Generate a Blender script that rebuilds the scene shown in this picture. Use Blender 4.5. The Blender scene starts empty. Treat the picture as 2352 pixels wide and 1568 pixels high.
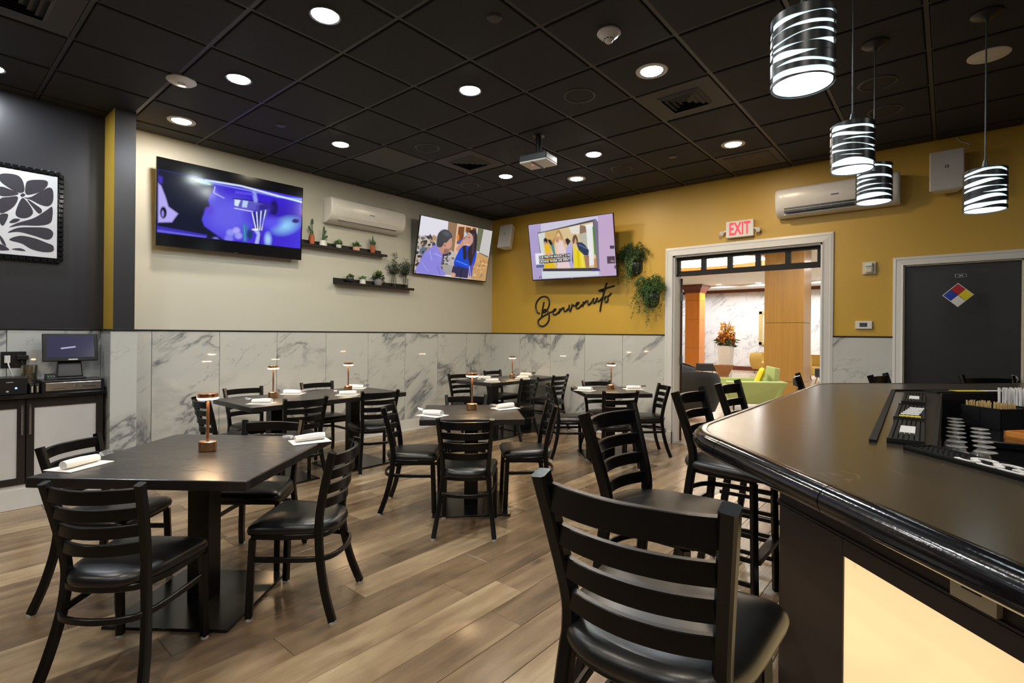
import bpy, bmesh, math, random
import numpy as np
from mathutils import Vector, Matrix
random.seed(7)
PI = math.pi
scene = bpy.context.scene
COL = scene.collection

# ------------------------------------------------------------------ camera
YAW, ROLL = -0.6998, 0.0091
CAM = Vector((5.869, -6.4075, 1.4023))
fw = Vector((math.sin(YAW), math.cos(YAW), 0)); r0 = Vector((math.cos(YAW), -math.sin(YAW), 0)); u0 = Vector((0, 0, 1))
cr = r0*math.cos(ROLL) + u0*math.sin(ROLL); cu = u0*math.cos(ROLL) - r0*math.sin(ROLL)
cd = bpy.data.cameras.new('camera'); cam = bpy.data.objects.new('camera', cd); COL.objects.link(cam)
M = Matrix.Identity(4)
for i in range(3):
    M[i][0] = cr[i]; M[i][1] = cu[i]; M[i][2] = -fw[i]; M[i][3] = CAM[i]
cam.matrix_world = M
cd.sensor_fit = 'HORIZONTAL'; cd.sensor_width = 36.0; cd.lens = 1185.923/2352*36
cd.shift_x = -2.857/2352; cd.shift_y = -18.6/2352; cd.clip_start = 0.05
scene.camera = cam

# ------------------------------------------------------------------ world, exposure
w = bpy.data.worlds.new('world'); scene.world = w; w.use_nodes = True
w.node_tree.nodes['Background'].inputs[0].default_value = (0.9, 0.95, 1.0, 1)
w.node_tree.nodes['Background'].inputs[1].default_value = 0.05
vs = scene.view_settings
vs.view_transform = 'Standard'; vs.look = 'None'; vs.exposure = 0.0; vs.gamma = 1.0; vs.use_curve_mapping = False
LIGHT = 330.0        # radiance of a recessed downlight lens
LOBBY = 540.0

# ------------------------------------------------------------------ helpers
def s2l(c):
    return tuple(((x/255.0)/12.92 if x/255.0 <= 0.04045 else ((x/255.0+0.055)/1.055)**2.4) for x in c)

class MB:
    def __init__(s): s.v = []; s.f = []
    def add(s, vs_, fs):
        o = len(s.v); s.v += [tuple(p) for p in vs_]; s.f += [tuple(i+o for i in f) for f in fs]; return s
    def box(s, x0, x1, y0, y1, z0, z1, M=None):
        vs_ = [Vector((x, y, z)) for z in (z0, z1) for y in (y0, y1) for x in (x0, x1)]
        if M is not None: vs_ = [M @ p for p in vs_]
        return s.add(vs_, [(0,2,3,1),(4,5,7,6),(0,1,5,4),(2,6,7,3),(0,4,6,2),(1,3,7,5)])
    def cbox(s, c, sz, M=None):
        return s.box(c[0]-sz[0]/2, c[0]+sz[0]/2, c[1]-sz[1]/2, c[1]+sz[1]/2, c[2]-sz[2]/2, c[2]+sz[2]/2, M)
    def sweep(s, path, prof, closed=False, up=(0,0,1), caps=True, scales=None):
        path = [Vector(p) for p in path]; n = len(path); m = len(prof); up = Vector(up); vs_ = []
        for i, p in enumerate(path):
            if closed: a = path[(i-1) % n]; b = path[(i+1) % n]
            else: a = path[max(i-1, 0)]; b = path[min(i+1, n-1)]
            t = (b-a).normalized()
            side = t.cross(up)
            if side.length < 1e-4: side = t.cross(Vector((0,1,0)))
            side.normalize(); nn = side.cross(t).normalized()
            k = 1.0
            if 0 < i < n-1 or closed:
                d1 = (p-a).normalized(); d2 = (b-p).normalized()
                c = max(0.35, math.sqrt(max(0.0, (1+d1.dot(d2))/2))); k = 1.0/c
            sc = scales[i] if scales else 1.0
            vs_ += [p + side*(q[0]*k*sc) + nn*(q[1]*sc) for q in prof]
        fs = []
        for i in range(n if closed else n-1):
            j = (i+1) % n
            for k in range(m):
                l = (k+1) % m
                fs.append((i*m+k, i*m+l, j*m+l, j*m+k))
        if caps and not closed:
            fs.append(tuple(range(m-1, -1, -1))); fs.append(tuple((n-1)*m+k for k in range(m)))
        return s.add(vs_, fs)
    def tube(s, path, r, n=8, closed=False, up=(0,0,1), scales=None):
        return s.sweep(path, [(r*math.cos(2*PI*k/n), r*math.sin(2*PI*k/n)) for k in range(n)], closed, up, True, scales)
    def bar(s, p, q, wd, ht, up=(0,0,1)):
        return s.sweep([p, q], [(-wd/2,-ht/2),(wd/2,-ht/2),(wd/2,ht/2),(-wd/2,ht/2)], False, up)
    def lathe(s, prof, n=24, c=(0,0,0), M=None, sx=1.0, sy=1.0, cap=True):
        vs_ = []
        for (r, z) in prof:
            for k in range(n):
                a = 2*PI*k/n; vs_.append(Vector((c[0]+r*math.cos(a)*sx, c[1]+r*math.sin(a)*sy, c[2]+z)))
        if M is not None: vs_ = [M @ p for p in vs_]
        fs = []
        for i in range(len(prof)-1):
            for k in range(n):
                l = (k+1) % n; fs.append((i*n+k, i*n+l, (i+1)*n+l, (i+1)*n+k))
        if cap:
            if prof[0][0] > 1e-6: fs.append(tuple(range(n-1, -1, -1)))
            if prof[-1][0] > 1e-6: fs.append(tuple((len(prof)-1)*n+k for k in range(n)))
        return s.add(vs_, fs)
    def prism(s, poly, h0, h1, f=lambda a, b, h: (a, b, h)):
        n = len(poly); vs_ = [f(a, b, h0) for a, b in poly] + [f(a, b, h1) for a, b in poly]
        fs = [tuple(range(n-1, -1, -1)), tuple(range(n, 2*n))] + [(i, (i+1) % n, n+(i+1) % n, n+i) for i in range(n)]
        return s.add(vs_, fs)
    def blob(s, c, r, n=10, m=6, M=None):
        prof = [(max(1e-4, math.sin(PI*i/m)), -math.cos(PI*i/m)) for i in range(m+1)]
        vs_ = []; fs = []
        for (rr, z) in prof:
            for k in range(n):
                a = 2*PI*k/n; p = Vector((rr*math.cos(a)*r[0], rr*math.sin(a)*r[1], z*r[2]))
                if M is not None: p = M @ p
                vs_.append(p+Vector(c))
        for i in range(m):
            for k in range(n):
                l = (k+1) % n; fs.append((i*n+k, i*n+l, (i+1)*n+l, (i+1)*n+k))
        return s.add(vs_, fs)
    def leaf(s, p, d, ln, wd, up=(0,0,1), bend=0.15):
        p = Vector(p); d = Vector(d).normalized(); sd = d.cross(Vector(up))
        if sd.length < 1e-3: sd = d.cross(Vector((1,0,0)))
        sd.normalize(); nn = sd.cross(d)
        a = p + d*ln*0.45 + nn*ln*bend*0.5; b = p + d*ln - nn*ln*bend
        return s.add([p, a+sd*wd/2, b, a-sd*wd/2], [(0,1,2,3)])
    def mesh(s, name, mat=None, smooth=True, ang=35):
        me = bpy.data.meshes.new(name); me.from_pydata([tuple(v) for v in s.v], [], s.f); me.update()
        bm = bmesh.new(); bm.from_mesh(me); bmesh.ops.recalc_face_normals(bm, faces=bm.faces); bm.to_mesh(me); bm.free()
        if smooth:
            me.polygons.foreach_set('use_smooth', [True]*len(me.polygons)); me.set_sharp_from_angle(angle=math.radians(ang))
        if mat: me.materials.append(mat)
        return me
    def build(s, name, mat, parent=None, smooth=True, bevel=0, loc=None, seg=2, ang=35):
        return link(name, s.mesh(name, mat, smooth, ang), parent, bevel, loc, seg)

def link(name, me, parent=None, bevel=0, loc=None, seg=2):
    o = bpy.data.objects.new(name, me); COL.objects.link(o)
    if parent is not None: o.parent = parent
    if loc is not None: o.location = loc
    if bevel:
        b = o.modifiers.new('bevel', 'BEVEL'); b.width = bevel; b.segments = seg; b.limit_method = 'ANGLE'; b.angle_limit = math.radians(40)
        b.harden_normals = False
    return o
def tag(o, label=None, cat=None, group=None, kind=None):
    if label: o['label'] = label
    if cat: o['category'] = cat
    if group: o['group'] = group
    if kind: o['kind'] = kind
    return o
def thing(name, label, cat, loc=(0,0,0), rz=0.0, group=None):
    o = bpy.data.objects.new(name, None); COL.objects.link(o); o.empty_display_size = 0.1
    o.location = loc; o.rotation_euler = (0, 0, rz)
    return tag(o, label, cat, group)
def struct(name, parent=None):
    o = bpy.data.objects.new(name, None); COL.objects.link(o)
    if parent: o.parent = parent
    else: o['kind'] = 'structure'
    return o
def copy_tree(o, parent=None):
    c = o.copy(); COL.objects.link(c); c.parent = parent
    for ch in list(o.children): copy_tree(ch, c)
    return c
def text_mesh(body, size, mat, extrude=0.001, align='CENTER', bold=0.0, shear=0.0):
    cu_ = bpy.data.curves.new('lettering', 'FONT'); cu_.body = body; cu_.size = size; cu_.extrude = extrude
    cu_.offset = bold; cu_.shear = shear; cu_.align_x = align; cu_.align_y = 'CENTER'
    o = bpy.data.objects.new('lettering', cu_); COL.objects.link(o)
    bpy.context.view_layer.update()
    me = bpy.data.meshes.new_from_object(o.evaluated_get(bpy.context.evaluated_depsgraph_get()))
    bpy.data.objects.remove(o); me.materials.clear(); me.materials.append(mat)
    return me
def homog(src, dst):
    A = []; b = []
    for (x, y), (u, v) in zip(src, dst):
        A.append([x, y, 1, 0, 0, 0, -u*x, -u*y]); b.append(u)
        A.append([0, 0, 0, x, y, 1, -v*x, -v*y]); b.append(v)
    h = np.linalg.solve(np.array(A, float), np.array(b, float))
    H = np.append(h, 1).reshape(3, 3)
    def f(x, y):
        d = H[2,0]*x+H[2,1]*y+H[2,2]
        return (H[0,0]*x+H[0,1]*y+H[0,2])/d, (H[1,0]*x+H[1,1]*y+H[1,2])/d
    return f
def smooth_closed(pts, sub=6):
    n = len(pts); out = []
    for i in range(n):
        p0, p1, p2, p3 = (np.array(pts[(i+k) % n], float) for k in (-1, 0, 1, 2))
        for j in range(sub):
            t = j/sub
            out.append(tuple(0.5*((2*p1)+(-p0+p2)*t+(2*p0-5*p1+4*p2-p3)*t*t+(-p0+3*p1-3*p2+p3)*t**3)))
    return out
def smooth_open(pts, sub=6):
    P = [pts[0]]+list(pts)+[pts[-1]]; out = []
    for i in range(1, len(P)-2):
        p0, p1, p2, p3 = (np.array(P[i+k], float) for k in (-1, 0, 1, 2))
        for j in range(sub):
            t = j/sub
            out.append(tuple(0.5*((2*p1)+(-p0+p2)*t+(2*p0-5*p1+4*p2-p3)*t*t+(-p0+3*p1-3*p2+p3)*t**3)))
    out.append(tuple(pts[-1])); return out

# ------------------------------------------------------------------ materials
MATS = {}
class NT:
    def __init__(s, name):
        s.m = bpy.data.materials.new(name); s.m.use_nodes = True; s.t = s.m.node_tree; s.b = s.t.nodes['Principled BSDF']
    def n(s, typ, **kw):
        nd = s.t.nodes.new(typ)
        for k, v in kw.items():
            if hasattr(nd, k): setattr(nd, k, v)
        return nd
    def l(s, a, b): s.t.links.new(a, b)
    def val(s, sock, v):
        if isinstance(v, (int, float, tuple, list)): sock.default_value = v
        else: s.l(v, sock)
    def math(s, op, a, b=None, clamp=False):
        nd = s.n('ShaderNodeMath', operation=op, use_clamp=clamp); s.val(nd.inputs[0], a)
        if b is not None: s.val(nd.inputs[1], b)
        return nd.outputs[0]
    def noise(s, vec, scale, detail=4, rough=0.55, dist=0.0):
        nd = s.n('ShaderNodeTexNoise'); s.l(vec, nd.inputs['Vector'])
        nd.inputs['Scale'].default_value = scale; nd.inputs['Detail'].default_value = detail
        nd.inputs['Roughness'].default_value = rough; nd.inputs['Distortion'].default_value = dist
        return nd.outputs[0]
    def ramp(s, fac, stops):
        nd = s.n('ShaderNodeValToRGB'); s.l(fac, nd.inputs[0]); e = nd.color_ramp.elements
        while len(e) > 1: e.remove(e[-1])
        e[0].position = stops[0][0]; e[0].color = (*stops[0][1], 1)
        for p, c in stops[1:]:
            x = e.new(p); x.color = (*c, 1)
        return nd.outputs[0]
    def mapr(s, v, a, b, c=0.0, d=1.0):
        nd = s.n('ShaderNodeMapRange'); s.val(nd.inputs[0], v)
        for i, q in enumerate((a, b, c, d)): nd.inputs[i+1].default_value = q
        return nd.outputs[0]
    def mix(s, fac, a, b, blend='MIX'):
        nd = s.n('ShaderNodeMix', data_type='RGBA', blend_type=blend); s.val(nd.inputs[0], fac)
        for k, q in ((6, a), (7, b)):
            if isinstance(q, tuple): nd.inputs[k].default_value = (*q, 1) if len(q) == 3 else q
            else: s.l(q, nd.inputs[k])
        return nd.outputs[2]
    def obj(s): return s.n('ShaderNodeTexCoord').outputs['Object']
    def rnd(s): return s.n('ShaderNodeObjectInfo').outputs['Random']
    def vmath(s, op, a, b):
        nd = s.n('ShaderNodeVectorMath', operation=op); s.val(nd.inputs[0], a); s.val(nd.inputs[1], b); return nd
    def bump(s, h, strength=0.2, dist=0.01):
        nd = s.n('ShaderNodeBump'); s.l(h, nd.inputs['Height']); nd.inputs['Strength'].default_value = strength
        nd.inputs['Distance'].default_value = dist; s.l(nd.outputs[0], s.b.inputs['Normal'])
    def set(s, **kw):
        for k, v in kw.items():
            sock = s.b.inputs[k.replace('_', ' ')]
            if isinstance(v, tuple) and len(v) == 3: v = (*v, 1)
            s.val(sock, v)
        return s

def plain(name, col, rough=0.5, metal=0.0, spec=0.5, vary=0.06, scale=9.0, bump=0.0, bscale=300.0, coat=0.0, emit=None, es=0.0):
    if name in MATS: return MATS[name]
    k = NT(name); v = k.obj(); n = k.noise(v, scale, 3)
    c = k.mix(n, tuple(x*(1-vary) for x in col), tuple(min(1, x*(1+vary)) for x in col)); k.l(c, k.b.inputs['Base Color'])
    k.set(Roughness=rough, Metallic=metal)
    k.b.inputs['Specular IOR Level'].default_value = spec
    if coat: k.b.inputs['Coat Weight'].default_value = coat; k.b.inputs['Coat Roughness'].default_value = 0.1
    if bump: k.bump(k.noise(v, bscale, 2), bump, 0.002)
    if emit: k.b.inputs['Emission Color'].default_value = (*emit, 1); k.b.inputs['Emission Strength'].default_value = es
    MATS[name] = k.m; return k.m
def emitter(name, col, strength):
    if name in MATS: return MATS[name]
    k = NT(name); k.set(Base_Color=tuple(c*0.1 for c in col), Roughness=0.5)
    k.b.inputs['Emission Color'].default_value = (*col, 1); k.b.inputs['Emission Strength'].default_value = strength
    MATS[name] = k.m; return k.m
def glass(name, col=(1,1,1), rough=0.0, ior=1.45):
    if name in MATS: return MATS[name]
    k = NT(name); k.set(Base_Color=col, Roughness=rough, IOR=ior); k.b.inputs['Transmission Weight'].default_value = 1.0
    MATS[name] = k.m; return k.m
def pane_glass(name='pane_glass'):
    if name in MATS: return MATS[name]
    k = NT(name); t = k.n('ShaderNodeBsdfTransparent'); g = k.n('ShaderNodeBsdfGlossy'); g.inputs['Roughness'].default_value = 0.02
    fr = k.n('ShaderNodeFresnel'); fr.inputs[0].default_value = 1.35
    m = k.n('ShaderNodeMixShader'); k.l(fr.outputs[0], m.inputs[0]); k.l(t.outputs[0], m.inputs[1]); k.l(g.outputs[0], m.inputs[2])
    k.l(m.outputs[0], k.t.nodes['Material Output'].inputs['Surface']); MATS[name] = k.m; return k.m

def marble(name, base=(0.575,0.585,0.56), vein=(0.15,0.16,0.18), rough=0.035, sc=1.0, amount=1.0, tint=0.0):
    if name in MATS: return MATS[name]
    k = NT(name); v = k.obj(); r = k.rnd()
    h = k.vmath('DOT_PRODUCT', v, (0.75, 0.75, 0.62)).outputs['Value']; g = k.vmath('DOT_PRODUCT', v, (-0.62, -0.62, 0.75)).outputs['Value']
    cb = k.n('ShaderNodeCombineXYZ'); k.l(k.math('MULTIPLY', h, 0.34*sc), cb.inputs[0]); k.l(k.math('MULTIPLY', g, 0.85*sc), cb.inputs[1]); k.l(k.math('MULTIPLY', r, 37.0), cb.inputs[2])
    n1 = k.noise(cb.outputs[0], 1.15, 7, 0.6, 0.9); n2 = k.noise(cb.outputs[0], 2.6, 6, 0.6, 0.6); n3 = k.noise(v, 0.9*sc, 3, 0.5)
    d1 = k.math('ABSOLUTE', k.math('SUBTRACT', n1, 0.5)); d2 = k.math('ABSOLUTE', k.math('SUBTRACT', n2, 0.47))
    a = k.math('MULTIPLY', k.mapr(d1, 0.0, 0.028, 1, 0), k.mapr(n3, 0.42, 0.50)); b = k.math('MULTIPLY', k.mapr(d1, 0.0, 0.065, 0.42, 0), k.mapr(n3, 0.46, 0.57))
    c = k.math('MULTIPLY', k.mapr(d2, 0.0, 0.007, 0.7, 0), k.mapr(n3, 0.50, 0.42))
    f = k.math('MULTIPLY', k.math('MAXIMUM', k.math('MAXIMUM', a, b), c), amount, True)
    fine = k.noise(v, 22, 6, 0.7); f2 = k.math('MULTIPLY', f, k.mapr(fine, 0.2, 0.6, 0.6, 1.0))
    cl = k.noise(v, 3.0*sc, 4)
    bc = k.mix(cl, tuple(x*0.93 for x in base), tuple(min(1, x*1.05) for x in base))
    k.l(k.mix(f2, bc, vein), k.b.inputs['Base Color']); k.set(Roughness=rough)
    MATS[name] = k.m; return k.m

def plank_wood(name, stops, rough=0.3, along='Y'):
    if name in MATS: return MATS[name]
    k = NT(name); v = k.obj(); r = k.rnd()
    off = k.n('ShaderNodeCombineXYZ'); k.l(k.math('MULTIPLY', r, 91.0), off.inputs[0]); k.l(k.math('MULTIPLY', r, 53.0), off.inputs[1]); k.l(k.math('MULTIPLY', r, 17.0), off.inputs[2])
    p = k.vmath('ADD', v, off.outputs[0]).outputs[0]
    mp = k.n('ShaderNodeMapping'); k.l(p, mp.inputs[0]); mp.inputs['Scale'].default_value = (9, 0.9, 5) if along == 'Y' else (0.9, 9, 5)
    mp2 = k.n('ShaderNodeMapping'); k.l(p, mp2.inputs[0]); mp2.inputs['Scale'].default_value = (60, 2.2, 5) if along == 'Y' else (2.2, 60, 5)
    mp3 = k.n('ShaderNodeMapping'); k.l(p, mp3.inputs[0]); mp3.inputs['Scale'].default_value = (4.5, 1.3, 3) if along == 'Y' else (1.3, 4.5, 3)
    g1 = k.noise(mp.outputs[0], 1.0, 5, 0.6, 1.2); g2 = k.noise(mp2.outputs[0], 1.0, 3, 0.6, 0.3); g3 = k.noise(mp3.outputs[0], 1.0, 4, 0.55, 0.8)
    ring = k.n('ShaderNodeTexWave', wave_type='BANDS', bands_direction='X' if along == 'Y' else 'Y'); k.l(mp.outputs[0], ring.inputs[0])
    ring.inputs['Scale'].default_value = 0.35; ring.inputs['Distortion'].default_value = 9; ring.inputs['Detail'].default_value = 2; ring.inputs['Detail Scale'].default_value = 0.5
    t = k.math('ADD', k.math('MULTIPLY', g1, 0.26), k.math('MULTIPLY', g3, 0.50)); t = k.math('ADD', t, k.math('MULTIPLY', g2, 0.07)); t = k.math('ADD', t, k.math('MULTIPLY', ring.outputs[1], 0.04))
    t = k.math('ADD', t, k.math('MULTIPLY', k.math('SUBTRACT', r, 0.5), 0.27))
    col = k.ramp(t, stops)
    kn = k.n('ShaderNodeTexVoronoi'); mpk = k.n('ShaderNodeMapping'); k.l(p, mpk.inputs[0]); mpk.inputs['Scale'].default_value = (2.2, 0.95, 1) if along == 'Y' else (0.95, 2.2, 1); k.l(mpk.outputs[0], kn.inputs['Vector']); kn.inputs['Scale'].default_value = 1.0
    kd = k.mapr(kn.outputs['Distance'], 0.02, 0.075, 0.65, 0)
    col = k.mix(kd, col, tuple(x*0.35 for x in stops[0][1])); k.l(col, k.b.inputs['Base Color'])
    k.l(k.mapr(g2, 0.3, 0.7, rough-0.04, rough+0.08), k.b.inputs['Roughness']); k.bump(g2, 0.08, 0.002)
    MATS[name] = k.m; return k.m

def table_wood():
    k = NT('black_stained_wood'); v = k.obj()
    mp = k.n('ShaderNodeMapping'); k.l(v, mp.inputs[0]); mp.inputs['Scale'].default_value = (2.0, 42, 8)
    mp2 = k.n('ShaderNodeMapping'); k.l(v, mp2.inputs[0]); mp2.inputs['Scale'].default_value = (0.6, 9, 3)
    g = k.noise(mp.outputs[0], 1.0, 5, 0.65, 0.6); g2 = k.noise(mp2.outputs[0], 1.0, 4, 0.6, 1.0)
    t = k.math('ADD', k.math('MULTIPLY', g, 0.5), k.math('MULTIPLY', g2, 0.5))
    k.l(k.ramp(t, [(0.35, (0.006, 0.0055, 0.006)), (0.55, (0.014, 0.012, 0.0125)), (0.70, (0.034, 0.030, 0.030))]), k.b.inputs['Base Color'])
    k.l(k.mapr(g, 0.3, 0.7, 0.24, 0.40), k.b.inputs['Roughness']); k.b.inputs['Specular IOR Level'].default_value = 0.7; k.bump(t, 0.22, 0.003)
    MATS['table'] = k.m; return k.m

def counter_mat():
    k = NT('counter_laminate'); v = k.obj()
    n1 = k.noise(v, 1.1, 5, 0.55, 1.0); n2 = k.noise(v, 2.3, 5, 0.6, 0.7)
    d = k.math('ABSOLUTE', k.math('SUBTRACT', n1, 0.5)); d2 = k.math('ABSOLUTE', k.math('SUBTRACT', n2, 0.53))
    vn = k.math('MAXIMUM', k.mapr(d, 0.0, 0.0032, 0.55, 0), k.mapr(d2, 0.0, 0.0022, 0.35, 0)); vn = k.math('MULTIPLY', vn, k.mapr(k.noise(v, 3.0, 2), 0.4, 0.6))
    base = k.mix(k.noise(v, 6, 4), (0.032, 0.026, 0.0175), (0.045, 0.036, 0.0245))
    k.l(k.mix(vn, base, (0.22, 0.165, 0.105)), k.b.inputs['Base Color']); k.set(Roughness=0.21); k.b.inputs['Specular IOR Level'].default_value = 0.75; k.bump(k.noise(v, 500, 2), 0.05, 0.001)
    MATS['counter'] = k.m; return k.m

black_metal = plain('black_powder_metal', (0.0034, 0.0034, 0.0038), 0.30, 0.0, 0.36, bump=0.12, bscale=420)
vinyl = plain('black_vinyl', (0.006, 0.006, 0.0064), 0.33, 0, 0.65, bump=0.10, bscale=260)
glide_w = plain('pale_foot_plastic', (0.5, 0.48, 0.44), 0.5)
table_m = table_wood()
counter_m = counter_mat()
base_metal = plain('black_base_metal', (0.010, 0.009, 0.009), 0.22, 0.2)
copper = plain('copper', (0.72, 0.36, 0.19), 0.28, 1.0)
copper_d = plain('brushed_copper', (0.48, 0.27, 0.13), 0.38, 1.0)
white_cloth = plain('white_paper_cloth', (0.80, 0.78, 0.74), 0.8)
steel = plain('steel', (0.62, 0.62, 0.62), 0.22, 1.0)
chrome = plain('chrome', (0.8, 0.8, 0.82), 0.08, 1.0)
cream = plain('cream_paint', (0.55, 0.542, 0.470), 0.55, 0, 0.4, 0.02, 3, bump=0.05, bscale=500)
mustard = plain('mustard_paint', (0.56, 0.350, 0.046), 0.42, 0, 0.5, 0.03, 3, bump=0.05, bscale=500)
charcoal = plain('charcoal_paint', (0.028, 0.027, 0.030), 0.33, 0, 0.5, 0.04, 3, bump=0.06, bscale=500)
white_trim = plain('white_trim_paint', (0.67, 0.67, 0.65), 0.38, 0, 0.5, 0.02)
black_trim = plain('black_trim', (0.008, 0.008, 0.008), 0.35)
dark_gap = plain('dark_grout', (0.03, 0.03, 0.03), 0.8)
tile_marble = marble('marble_tile')
ceil_m = plain('charcoal_ceiling_tile', (0.031, 0.032, 0.036), 0.72, 0, 0.3, 0.15, 30, bump=0.5, bscale=160)
ceil_grid = plain('ceiling_grid_metal', (0.045, 0.045, 0.049), 0.42)
ceil_grey = plain('grey_ceiling_panel', (0.055, 0.051, 0.050), 0.6)
white_plastic = plain('white_plastic', (0.72, 0.71, 0.68), 0.28)
cream_plastic = plain('cream_plastic', (0.62, 0.58, 0.46), 0.4)
black_plastic = plain('black_plastic', (0.012, 0.012, 0.013), 0.3)
black_gloss = plain('black_gloss', (0.008, 0.008, 0.009), 0.12)

# ================================================================== FLOOR
oak = plank_wood('oak_plank', [(0.22, s2l((88,72,55))), (0.40, s2l((127,104,79))), (0.54, s2l((155,132,102))), (0.72, s2l((192,171,138)))], 0.23)
floor = MB().box(0, 9.5, -10, 0.1, -0.08, -0.012).build('floor', dark_gap, smooth=False); tag(floor, kind='structure')
PW = 0.198; rest = MB()
fixed_joint = {18: -4.44, 19: -4.222, 20: -4.475, 21: -4.16, 17: -5.3}
pm = {}
def plank_mesh(wd, ln, mat, key):
    k = (round(wd, 3), round(ln, 3), key)
    if k not in pm:
        a, b = wd/2-0.0007, ln/2-0.0007; c = 0.0018
        m = MB(); vs_ = []
        for (dx, z) in ((0, -0.012), (0, -c), (c, 0)):
            vs_ += [(-a+dx, -b+dx, z), (a-dx, -b+dx, z), (a-dx, b-dx, z), (-a+dx, b-dx, z)]
        fs = [(8,9,10,11)] + [(i+4*j, (i+1) % 4+4*j, (i+1) % 4+4*j+4, i+4*j+4) for j in range(2) for i in range(4)]
        m.add(vs_, fs); pm[k] = m.mesh('plank', mat, smooth=False)
    return pm[k]
row = 0; x = 0.154-PW
lens = [1.22]
while x < 9.5:
    x0, x1 = max(0, x), min(9.5, x+PW); k = round((x-0.154)/PW)
    j = fixed_joint.get(k, -random.random()*1.22)
    edges = [0.05]
    y = j
    while y > 0: y -= 1.22
    while y < 0-1.22: y += 1.22
    while y > -10: edges.append(y); y -= 1.22
    edges.append(-10)
    for a, b in zip(edges[:-1], edges[1:]):
        if a-b < 0.03: continue
        cx_, cy_ = (x0+x1)/2, (a+b)/2
        vis = x0 < 5.5 and cy_ > -6.4
        if vis and x1-x0 > 0.02: link('plank', plank_mesh(x1-x0, a-b, oak, 'o'), floor, loc=(cx_, cy_, 0))
        else: rest.box(x0+.0007, x1-.0007, b+.0007, a-.0007, -0.012, 0)
    x += PW
tag(rest.build('plank_field', oak, floor, smooth=False), kind='stuff')

# ================================================================== CEILING
ceiling = MB().box(0, 9.5, -10, 0, 3.34, 3.42).build('ceiling', ceil_grid, smooth=False); tag(ceiling, kind='structure')
GX = [0.0] + [0.27+0.61*i for i in range(16)]; GX = [g for g in GX if g < 9.5] + [9.5]
GY = [0.0] + [-0.2106-0.61*i for i in range(17)]; GY = [g for g in GY if g > -10] + [-10.0]
for g in GX[1:-1]: MB().box(g-0.012, g+0.012, -10, 0, 3.298, 3.335).build('grid_runner', ceil_grid, ceiling, smooth=False)
for g in GY[1:-1]: MB().box(0, 9.5, g-0.012, g+0.012, 3.299, 3.332).build('grid_runner', ceil_grid, ceiling, smooth=False)
GREY = {(4.235, -2.3456), (1.795, -2.3456), (4.235, -0.5156), (1.185, -2.9556), (1.795, -6.0056)}
tm = {}
def ctile(wd, ln, mat, key):
    k = (round(wd, 3), round(ln, 3), key)
    if k not in tm:
        a, b = wd/2-0.006, ln/2-0.006; vs_ = []
        for (dx, z) in ((0, 3.312), (0.010, 3.304), (0.013, 3.290), (0.018, 3.288)):
            vs_ += [(-a+dx, -b+dx, z), (a-dx, -b+dx, z), (a-dx, b-dx, z), (-a+dx, b-dx, z)]
        n = 4
        fs = [(12,13,14,15)] + [(i+4*j, (i+1) % 4+4*j, (i+1) % 4+4*j+4, i+4*j+4) for j in range(3) for i in range(4)]
        tm[k] = MB().add(vs_, fs).mesh('ceiling_tile', mat, smooth=False)
    return tm[k]
rest = MB()
for a, b in zip(GX[:-1], GX[1:]):
    for c, d in zip(GY[:-1], GY[1:]):
        cx_, cy_ = (a+b)/2, (c+d)/2
        v = Vector((cx_, cy_, 3.29))-CAM; dep = v.dot(fw)
        vis = dep > 0.8 and abs(v.dot(cr)/dep) < 1.35 and v.dot(cu)/dep < 1.1
        grey = any(abs(cx_-p) < 0.05 and abs(cy_-q) < 0.05 for p, q in GREY)
        if vis: link('ceiling_tile', ctile(b-a, c-d, ceil_grey if grey else ceil_m, 'g' if grey else 'c'), ceiling, loc=(cx_, cy_, 0))
        else: rest.box(a+.012, b-.012, d+.012, c-.012, 3.289, 3.31)
tag(rest.build('ceiling_tile_field', ceil_m, ceiling, smooth=False), kind='stuff')

# ================================================================== WALLS
def wall(name, boxes, mat):
    m = MB()
    for b in boxes: m.box(*b)
    return tag(m.build(name, mat, smooth=False), kind='structure')
ZC = 3.34
DX0, DX1, DZ = 3.16, 4.83, 2.415
EX0, EX1, EZ = 5.526, 6.38, 2.109
wall_left = wall('wall_left', [(-0.2, 0, -5.1, 0.2, 0, ZC)], cream)
wall_back = wall('wall_back', [(0, DX0, 0, 0.2, 0, ZC), (DX0, DX1, 0, 0.2, DZ, ZC), (DX1, EX0, 0, 0.2, 0, ZC), (EX0, EX1, 0, 0.2, EZ, ZC), (EX1, 9.7, 0, 0.2, 0, ZC)], mustard)
wall_alcove = wall('wall_alcove', [(-0.2, 0.125, -10.2, -5.244, 0, ZC)], charcoal)
wall_post = wall('wall_post', [(-0.05, 0.452, -5.244, -5.1, 0, ZC)], mustard)
MB().box(0.452, 0.458, -5.2445, -5.095, 1.40, 3.30).build('painted_face', charcoal, wall_post, smooth=False)
wall_right = wall('wall_right', [(9.5, 9.7, -10.2, 0, 0, ZC)], charcoal)
wall_front = wall('wall_front', [(0.125, 9.5, -10.2, -10, 0, ZC)], charcoal)

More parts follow.
